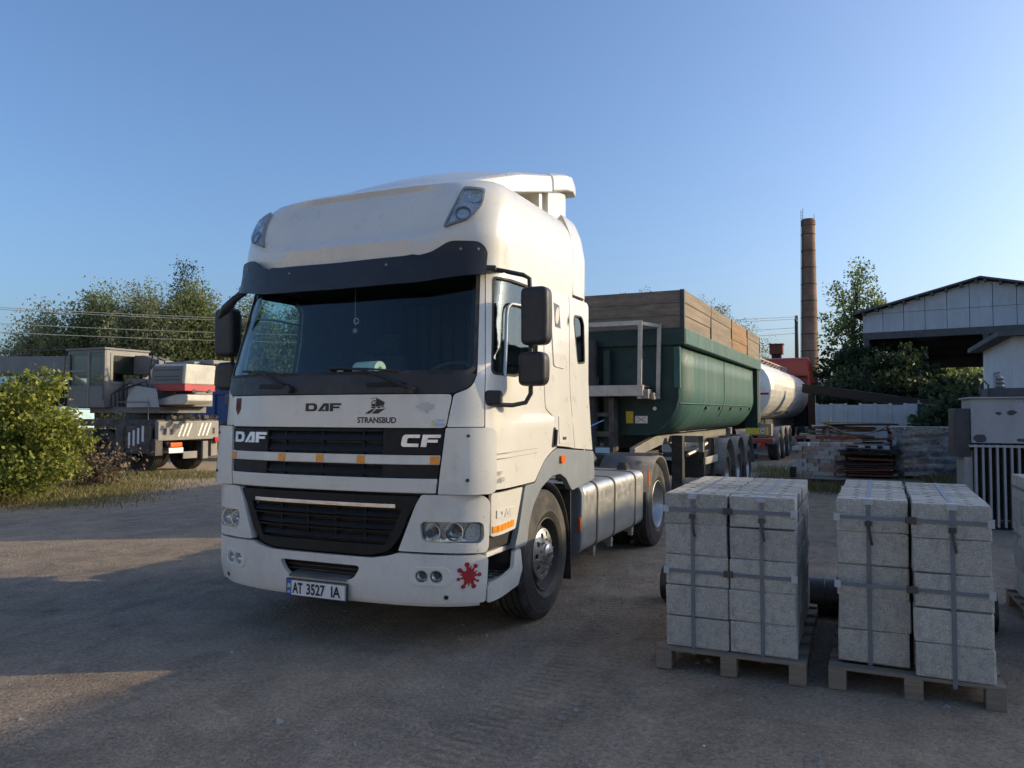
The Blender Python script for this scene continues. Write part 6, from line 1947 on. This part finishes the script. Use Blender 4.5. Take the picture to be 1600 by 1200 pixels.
for k in range(N * 2):
    a = 2 * math.pi * k / (N * 2)
    ex = .79 * math.copysign(abs(math.cos(a)) ** .35, math.cos(a)); ey = .51 * math.copysign(abs(math.sin(a)) ** .35, math.sin(a))
    q.box((ex, ey, 1.23 + .03 * math.sin(k * 1.3)), (.05, .05, .05 + .03 * math.sin(k * 2.1)), (.5 * math.sin(k), .4, k * .7))
q.build("film_edge", "film_white", root)
q = MB()
for k in range(40):
    q.box((.76 + .03 * math.sin(k * 1.7), -.45 + .02 * math.sin(k), .55 + .55 * (k / 40) + .03 * math.sin(k * 3)), (.05, .06, .03), (k, k * .7, 0))
q.build("film_tatter", "film_white", root)
for x_ in (-.6, 0, .6):
    q = MB(); q.b2((x_ - .06, -.5, 0), (x_ + .06, .5, .12)); q.build("bearer", "pallet_wood", root)
q = MB(); q.b2((-.85, -.6, 1.26), (1.2, .1, 1.30)); q.build("cover_sheet", "steel_grey", root)
# timber on the ground just behind the pallets
q = MB(); q.b2((1.7, 12.5, .0), (3.25, 12.7, .20)); tag(q.build("timber", "board_dark", None, .01), "dark timber beam lying on the ground behind the block pallets", "beam")
q = MB(); q.b2((2.02, 12.95, .0), (2.16, 13.1, .42)); tag(q.build("short_post", "board_dark", None, .01), "short dark post standing by the whitish bricks", "post")
# white slab fence
a, b = Vector((*cam_world(1276, Z=26), 0)), Vector((*cam_world(1462, Z=25), 0))
d = (b - a); n = 8; L = d.length / n
root = thing("slab_fence", "low fence of whitish concrete slabs behind the plank heap", "fence", a, math.atan2(d.y, d.x))
for k in range(n):
    q = MB(); q.b2((k * L + .03, -.03, .05), ((k + 1) * L - .03, .03, 1.92 + .02 * math.sin(k * 2.3))); q.build("fence_slab", "fence_white", root, .008)
    q = MB(); q.b2((k * L - .04, -.06, 0), (k * L + .04, .05, 1.96)); q.build("fence_post", "fence_white", root, .008)
q = MB(); q.cyl((3.05, -.12, 0), (3.05, -.12, 2.05), .03, 6); q.build("pole", "board_light", root)
x, y = cam_world(1449, Z=24.2)
q = MB(); q.b2((-.28, -.02, .0), (.28, .02, 1.93)); tag(q.build("green_sheet", "green_front", None, .004, loc=(x, y, 0)), "dark green metal sheet leaning at the end of the white fence", "metal sheet")
# long dark girder sloping across behind the piles
a = Vector((*cam_world(1255, Z=29), hz(606, 29))); b = Vector((*cam_world(1515, Z=25.5), hz(640, 25.5)))
root = thing("steel_girder", "long dark steel girder sloping behind the white fence", "girder", a)
rel = b - a
for dz, nm in ((.14, "top_flange"), (-.14, "bottom_flange")):
    q = MB(); q.bar((0, 0, dz), rel + Vector((0, 0, dz)), .20, .04); q.build(nm, "tar_black", root)
for s in (-.09, .09):
    q = MB()
    nrm = Vector((-rel.y, rel.x, 0)).normalized() * s
    q.bar(nrm, rel + nrm, .02, .26); q.build("web", "tar_black", root)
for t in (.06, .5, .94):
    p = rel * t
    q = MB(); q.b2((p.x - .12, p.y - .12, -a.z), (p.x + .12, p.y + .12, p.z - .20)); q.build("trestle", "tar_black", root)

# ---------------------------------------------------------------- truck crane on the left
CR = thing("truck_crane", "old grey truck crane with white and red counterweight", "crane", (-15.0, 10.3, 0))
def cb(a, b, name, m, par=CR, bevel=.015): 
    q = MB(); q.b2((a[0] + 15.0, a[1] - 10.3, a[2]), (b[0] + 15.0, b[1] - 10.3, b[2])); return q.build(name, m, par, bevel)
cb((-19.0, 9.75, .85), (-13.75, 9.95, 1.15), "chassis_rail", "chassis_dirty"); cb((-19.0, 10.65, .85), (-13.75, 10.85, 1.15), "chassis_rail", "chassis_dirty")
cb((-18.0, 9.25, 1.28), (-13.72, 11.3, 1.46), "deck", "chassis_dirty")
bumper_c = cb((-13.72, 9.18, .90), (-13.58, 11.32, 1.42), "rear_beam", "crane_light")
for y in (9.95, 10.10, 10.25, 10.65, 10.80, 10.95):
    q = MB(); q.bar((1.424, y - 10.3 - .10, 1.0), (1.424, y - 10.3 + .06, 1.36), .01, .055); q.build("white_stripe", "sign_white", bumper_c)
for y in (9.4, 9.6, 11.12):
    cb((-13.575, y - .04, 1.05), (-13.57, y + .04, 1.22), "beam_hole", "black_plastic", CR, 0)
o1 = cb((-14.8, 9.06, .55), (-13.78, 9.18, 1.30), "outrigger_box", "chassis_dirty")
for k in range(4):
    q = MB(); q.bar((.48 + k * .17, -1.245, .70 + k * .06), (.48 + k * .17, -1.245, 1.12 + k * .06), .075, .01, up=(0, 1, 0)); q.build("white_stripe", "sign_white", o1)
cb((-15.0, 9.0, .30), (-14.7, 9.3, 1.30), "outrigger_leg", "chassis_dirty"); cb((-13.9, 9.10, .5), (-13.6, 9.35, .95), "outrigger_leg", "steel_dark"); cb((-13.95, 11.1, .4), (-13.65, 11.35, .95), "outrigger_leg", "crane_light")
cb((-13.60, 9.55, .72), (-13.53, 9.95, .84), "tail_lamp", "orange_lens"); cb((-13.59, 9.50, .55), (-13.54, 10.0, .70), "number_plate", "plate_white"); cb((-13.60, 11.12, .80), (-13.52, 11.35, .95), "tail_lamp", "red_lens")
cb((-13.6, 10.0, .38), (-13.55, 10.5, .58), "mud_flap", "crane_light"); cb((-13.58, 10.65, .35), (-13.5, 10.85, .85), "hitch_plate", "crane_light")
for x in (-18.6, -15.9, -14.55):
    for y, s in ((9.55, -1), (11.05, 1)):
        e = bpy.data.objects.new("wheel", None); COL.objects.link(e); e.parent = CR; e.location = (x + 15.0, y - 10.3, .58); e.rotation_euler = (0, 0, R(90) * s * -1 + math.pi)
        e.rotation_euler = (0, 0, -R(90) if s < 0 else R(90))
        t = link("tyre", tyre_mesh(.34, .60, .29), "rubber", e, smooth=35)
        q = MB(); q.lathe([(.30, .10), (.28, .02), (.2, -.02), (.12, 0), (.10, .08), (0, .09)], 28, 'x'); q.build("rim", "chassis_dirty", e, smooth=40)
    q = MB(); q.cyl((x + 15.0, -.75, .58), (x + 15.0, .75, .58), .09, 10); q.build("axle", "steel_dark", CR)
# carrier cab, pale blue
kc = cb((-20.8, 9.2, .9), (-18.9, 11.4, 1.75), "carrier_cab", "crane_blue", CR, .06); cb((-20.6, 9.3, 1.75), (-18.95, 11.3, 2.75), "carrier_cab_top", "crane_blue", CR, .08)
cb((-20.3, 9.285, 1.85), (-19.3, 9.295, 2.55), "carrier_window", "dark_glass", CR, 0); cb((-18.945, 9.6, 1.85), (-18.935, 11.0, 2.55), "carrier_window", "dark_glass", CR, 0)
# slewing superstructure
q = MB(); q.cyl((.0, 0, 1.46), (.0, 0, 1.66), .75, 28); q.build("turntable", "steel_dark", CR, smooth=40)
cb((-16.6, 9.45, 1.64), (-13.9, 11.15, 1.82), "turntable_deck", "crane_grey")
sup = cb((-15.6, 9.75, 1.82), (-13.6, 11.1, 2.60), "machinery_housing", "crane_grey", CR, .03)
q = MB(); q.prism([(.02, 1.80), (1.25, 1.80), (1.15, 2.30), (.10, 2.42)], lambda u, v, h: (u, h, v), -.98, -.95); q.build("cover_plate", "transformer_grey", CR, .006)
# operator cab with real openings
cabs = flat((-2.2, -1.12, 1.80), (1, 0, 0), (0, 0, 1))
oc = panel("operator_cab", rect(0, 0, 1.52, 1.62), cabs, "crane_grey", CR, [rnd(rect(.07, .62, .80, 1.52), .04), rnd(rect(.92, .60, 1.44, 1.54), .04)], 0, .05, .3, .008)
caby = flat((-.68, -1.12, 1.80), (0, 1, 0), (0, 0, 1))
panel("cab_rear", rect(.05, 0, 1.45, 1.62), caby, "crane_light", oc, [rnd(rect(.25, .72, 1.25, 1.48), .05)], 0, .05, .3, .008)
panel("cab_front", rect(.05, 0, 1.45, 1.62), flat((-2.15, -1.12, 1.80), (0, 1, 0), (0, 0, 1)), "crane_grey", oc, [rnd(rect(.2, .6, 1.25, 1.5), .05)], 0, .05, .3, .008)
panel("cab_far_side", rect(.05, 0, 1.48, 1.62), flat((-2.2, .33, 1.80), (1, 0, 0), (0, 0, 1)), "crane_grey", oc, [rnd(rect(.2, .6, 1.3, 1.5), .05)], 0, .05, .3, .008)
q = MB(); q.b2((-2.24, -1.16, 3.42), (-.64, .37, 3.48)); q.build("cab_roof", "crane_grey", oc, .015)
q = MB(); q.b2((-2.2, -1.1, 1.78), (-.7, .33, 1.82)); q.build("cab_floor", "steel_dark", oc)
for rc, sf in (((.07, .62, .80, 1.52), cabs), ((.92, .60, 1.44, 1.54), cabs), ((.25, .72, 1.25, 1.48), caby)):
    panel("cab_pane", rect(*rc), sf, "dusty_glass", oc, [], -.02, .006, .4, 0)
panel("door_bar", rect(.84, .02, .90, 1.60), cabs, "crane_light", oc, [], .012, .02, .4, .004)
panel("window_bar", rect(.07, 1.02, .80, 1.06), cabs, "crane_light", oc, [], .006, .03, .4, .003)
panel("rear_frame", rnd(rect(.18, .65, 1.32, 1.55), .06), caby, "crane_light", oc, [rnd(rect(.26, .73, 1.24, 1.47), .05)], .015, .02, .3, .004)
q = MB(); q.b2((-1.75, -.5, 1.82), (-1.3, 0, 2.3)); q.b2((-1.4, -.5, 2.3), (-1.3, 0, 2.8)); q.build("operator_seat", "seat_cloth", oc, .03)
# counterweight
cw = MB(); cw.prism([(.82, 2.42), (2.05, 2.42), (2.10, 2.96), (.95, 2.98), (.75, 2.80)], lambda u, v, h: (u, h, v), -.85, .20); cwo = cw.build("counterweight", "crane_weight", CR, .03)
q = MB(); q.b2((.95, -.86, 2.24), (2.07, .21, 2.418)); q.build("red_band", "crane_red", cwo, .01)
q = MB(); q.prism([(.80, 2.44), (1.95, 2.44), (1.98, 2.90), (.90, 2.92)], lambda u, v, h: (u, h, v), -.875, -.852); q.build("side_plate", "crane_grey", cwo, .004)
for z in (2.53, 2.62, 2.80):
    q = MB(); q.b2((.95, -.885, z), (1.88, -.876, z + .02)); q.build("plate_groove", "steel_dark", cwo)
for y in (-.55, .0):
    q = MB(); q.b2((2.0, y - .05, 2.20), (2.075, y + .05, 2.29)); q.build("band_slot", "black_plastic", cwo)
q = MB(); q.prism([(.95, 1.86), (1.9, 1.88), (2.05, 1.98), (2.05, 2.14), (1.7, 2.16), (.95, 2.02)], lambda u, v, h: (u, h, v), -.75, .15); q.build("lower_weight", "crane_weight", CR, .03)
q = MB(); q.b2((.6, -.2, 2.96), (1.7, .75, 3.08)); q.b2((1.1, .05, 3.0), (2.15, .7, 3.12)); q.build("winch_cover", "crane_light", CR, .03)
q = MB(); q.cyl((.55, -.5, 2.75), (.55, .6, 2.75), .26, 18); q.tube([(.5, -.4, 2.6), (.62, -.45, 3.2), (.35, -.4, 3.3), (.2, -.38, 2.7)], .03, 6); q.tube([(.7, -.3, 2.6), (.75, -.35, 3.1), (.45, -.3, 3.18)], .025, 6); q.build("winch", "steel_dark", CR, smooth=40)
q = MB(); q.prism([(-9.5, 3.0), (-.2, 2.75), (.25, 2.85), (.25, 3.15), (-.3, 3.30), (-9.5, 3.52)], lambda u, v, h: (u, h, v), -.15, .40); q.build("boom", "crane_grey", CR, .02)
q = MB(); q.tube([(-2.6, .45, 2.0), (-4.5, .45, 2.95)], .11, 12); q.build("boom_ram", "steel_grey", CR, smooth=40)
q = MB()
for k in range(26): q.box((-.2 + k * .085 + .02 * math.sin(k * 3), .1 + .25 * math.sin(k * 1.7), 1.50 + .04 * abs(math.sin(k * 2.3))), (.12, .10, .09), (k, k * .5, k * .3))
q.build("chain_heap", "steel_dark", CR); bpy.data.objects["chain_heap"].location = (.6, -.4, 0)

for k in range(5):
    q = MB(); q.tube([(-.55 + k * .13, -1.0 + .03 * k, 1.84), (-.45 + k * .15, -1.08, 2.15 + .05 * k), (-.1 + k * .2, -.92, 2.45 + .06 * math.sin(k * 2)), (.35 + k * .1, -.8, 2.2)], .018, 6); q.build("hydraulic_hose", "black_plastic", CR, smooth=50)
for y in (-1.0, .2):
    q = MB(); q.tube([(-.3, y, 1.47), (-.3, y, 1.95), (.9, y, 1.95), (.9, y, 1.47)], .015, 6); q.build("guard_rail", "crane_light", CR, smooth=50)
q = MB(); q.tube([(-9.3, .1, 3.56), (-4.0, .1, 3.62), (.5, .1, 3.02)], .014, 5); q.tube([(-9.3, .2, 3.57), (-4.0, .2, 3.64), (.55, .2, 3.02)], .014, 5); q.build("hoist_rope", "steel_dark", CR)
for k, (x_, z_) in enumerate(((-2.6, 1.0), (-2.1, .95), (-1.4, 1.0), (.15, .92))):
    q = MB(); q.box((x_, -.98, z_), (.42, .22, .38)); q.build("tool_locker", "chassis_dirty", CR, .02)
q = MB(); q.tube([(-2.22, -1.17, 1.9), (-2.22, -1.2, 2.5), (-2.2, -1.2, 3.3)], .014, 6); q.tube([(-.66, -1.17, 2.0), (-.64, -1.2, 2.6)], .014, 6); q.build("grab_handle", "steel_dark", CR)

# ---------------------------------------------------------------- blue dump truck behind the crane
BD = thing("dump_truck", "blue dump truck with a red cab behind the crane", "truck", (-18.5, 15.0, 0))
q = MB(); q.prism([(-3.0, 1.35), (2.3, 1.35), (2.45, 2.55), (-3.0, 2.45)], lambda u, v, h: (u, h, v), .0, 2.3); q.build("dump_body", "blue_paint", BD, .02)
for k in range(6):
    q = MB(); q.b2((-2.8 + k * .95, -.06, 1.36), (-2.68 + k * .95, -.002, 2.44)); q.build("body_rib", "blue_paint", BD, .006)
q = MB(); q.b2((-3.0, -.07, 1.30), (2.35, .0, 1.42)); q.b2((-3.0, -.07, 2.30), (2.4, .0, 2.44)); q.build("body_rail", "blue_paint", BD, .006)
q = MB(); q.b2((2.55, .05, 1.0), (4.2, 2.25, 2.75)); q.build("cab", "crane_red", BD, .12, 40, seg=3)
q = MB(); q.b2((2.8, .035, 1.9), (3.9, .046, 2.55)); q.build("cab_window", "dark_glass", BD)
q = MB(); q.b2((-2.9, .6, .85), (4.2, .8, 1.2)); q.b2((-2.9, 1.5, .85), (4.2, 1.7, 1.2)); q.build("frame", "chassis_dirty", BD)
for x in (-1.8, -.4, 3.3):
    for y, s in ((.3, -1), (2.0, 1)):
        e = bpy.data.objects.new("wheel", None); COL.objects.link(e); e.parent = BD; e.location = (x, y, .52); e.rotation_euler = (0, 0, -R(90) if s < 0 else R(90))
        link("tyre", TYRE, None, e)
        q = MB(); q.lathe([(.29, .10), (.28, .02), (.2, -.02), (.12, 0), (.10, .08), (0, .09)], 24, 'x'); q.build("rim", "chassis_dirty", e, smooth=40)
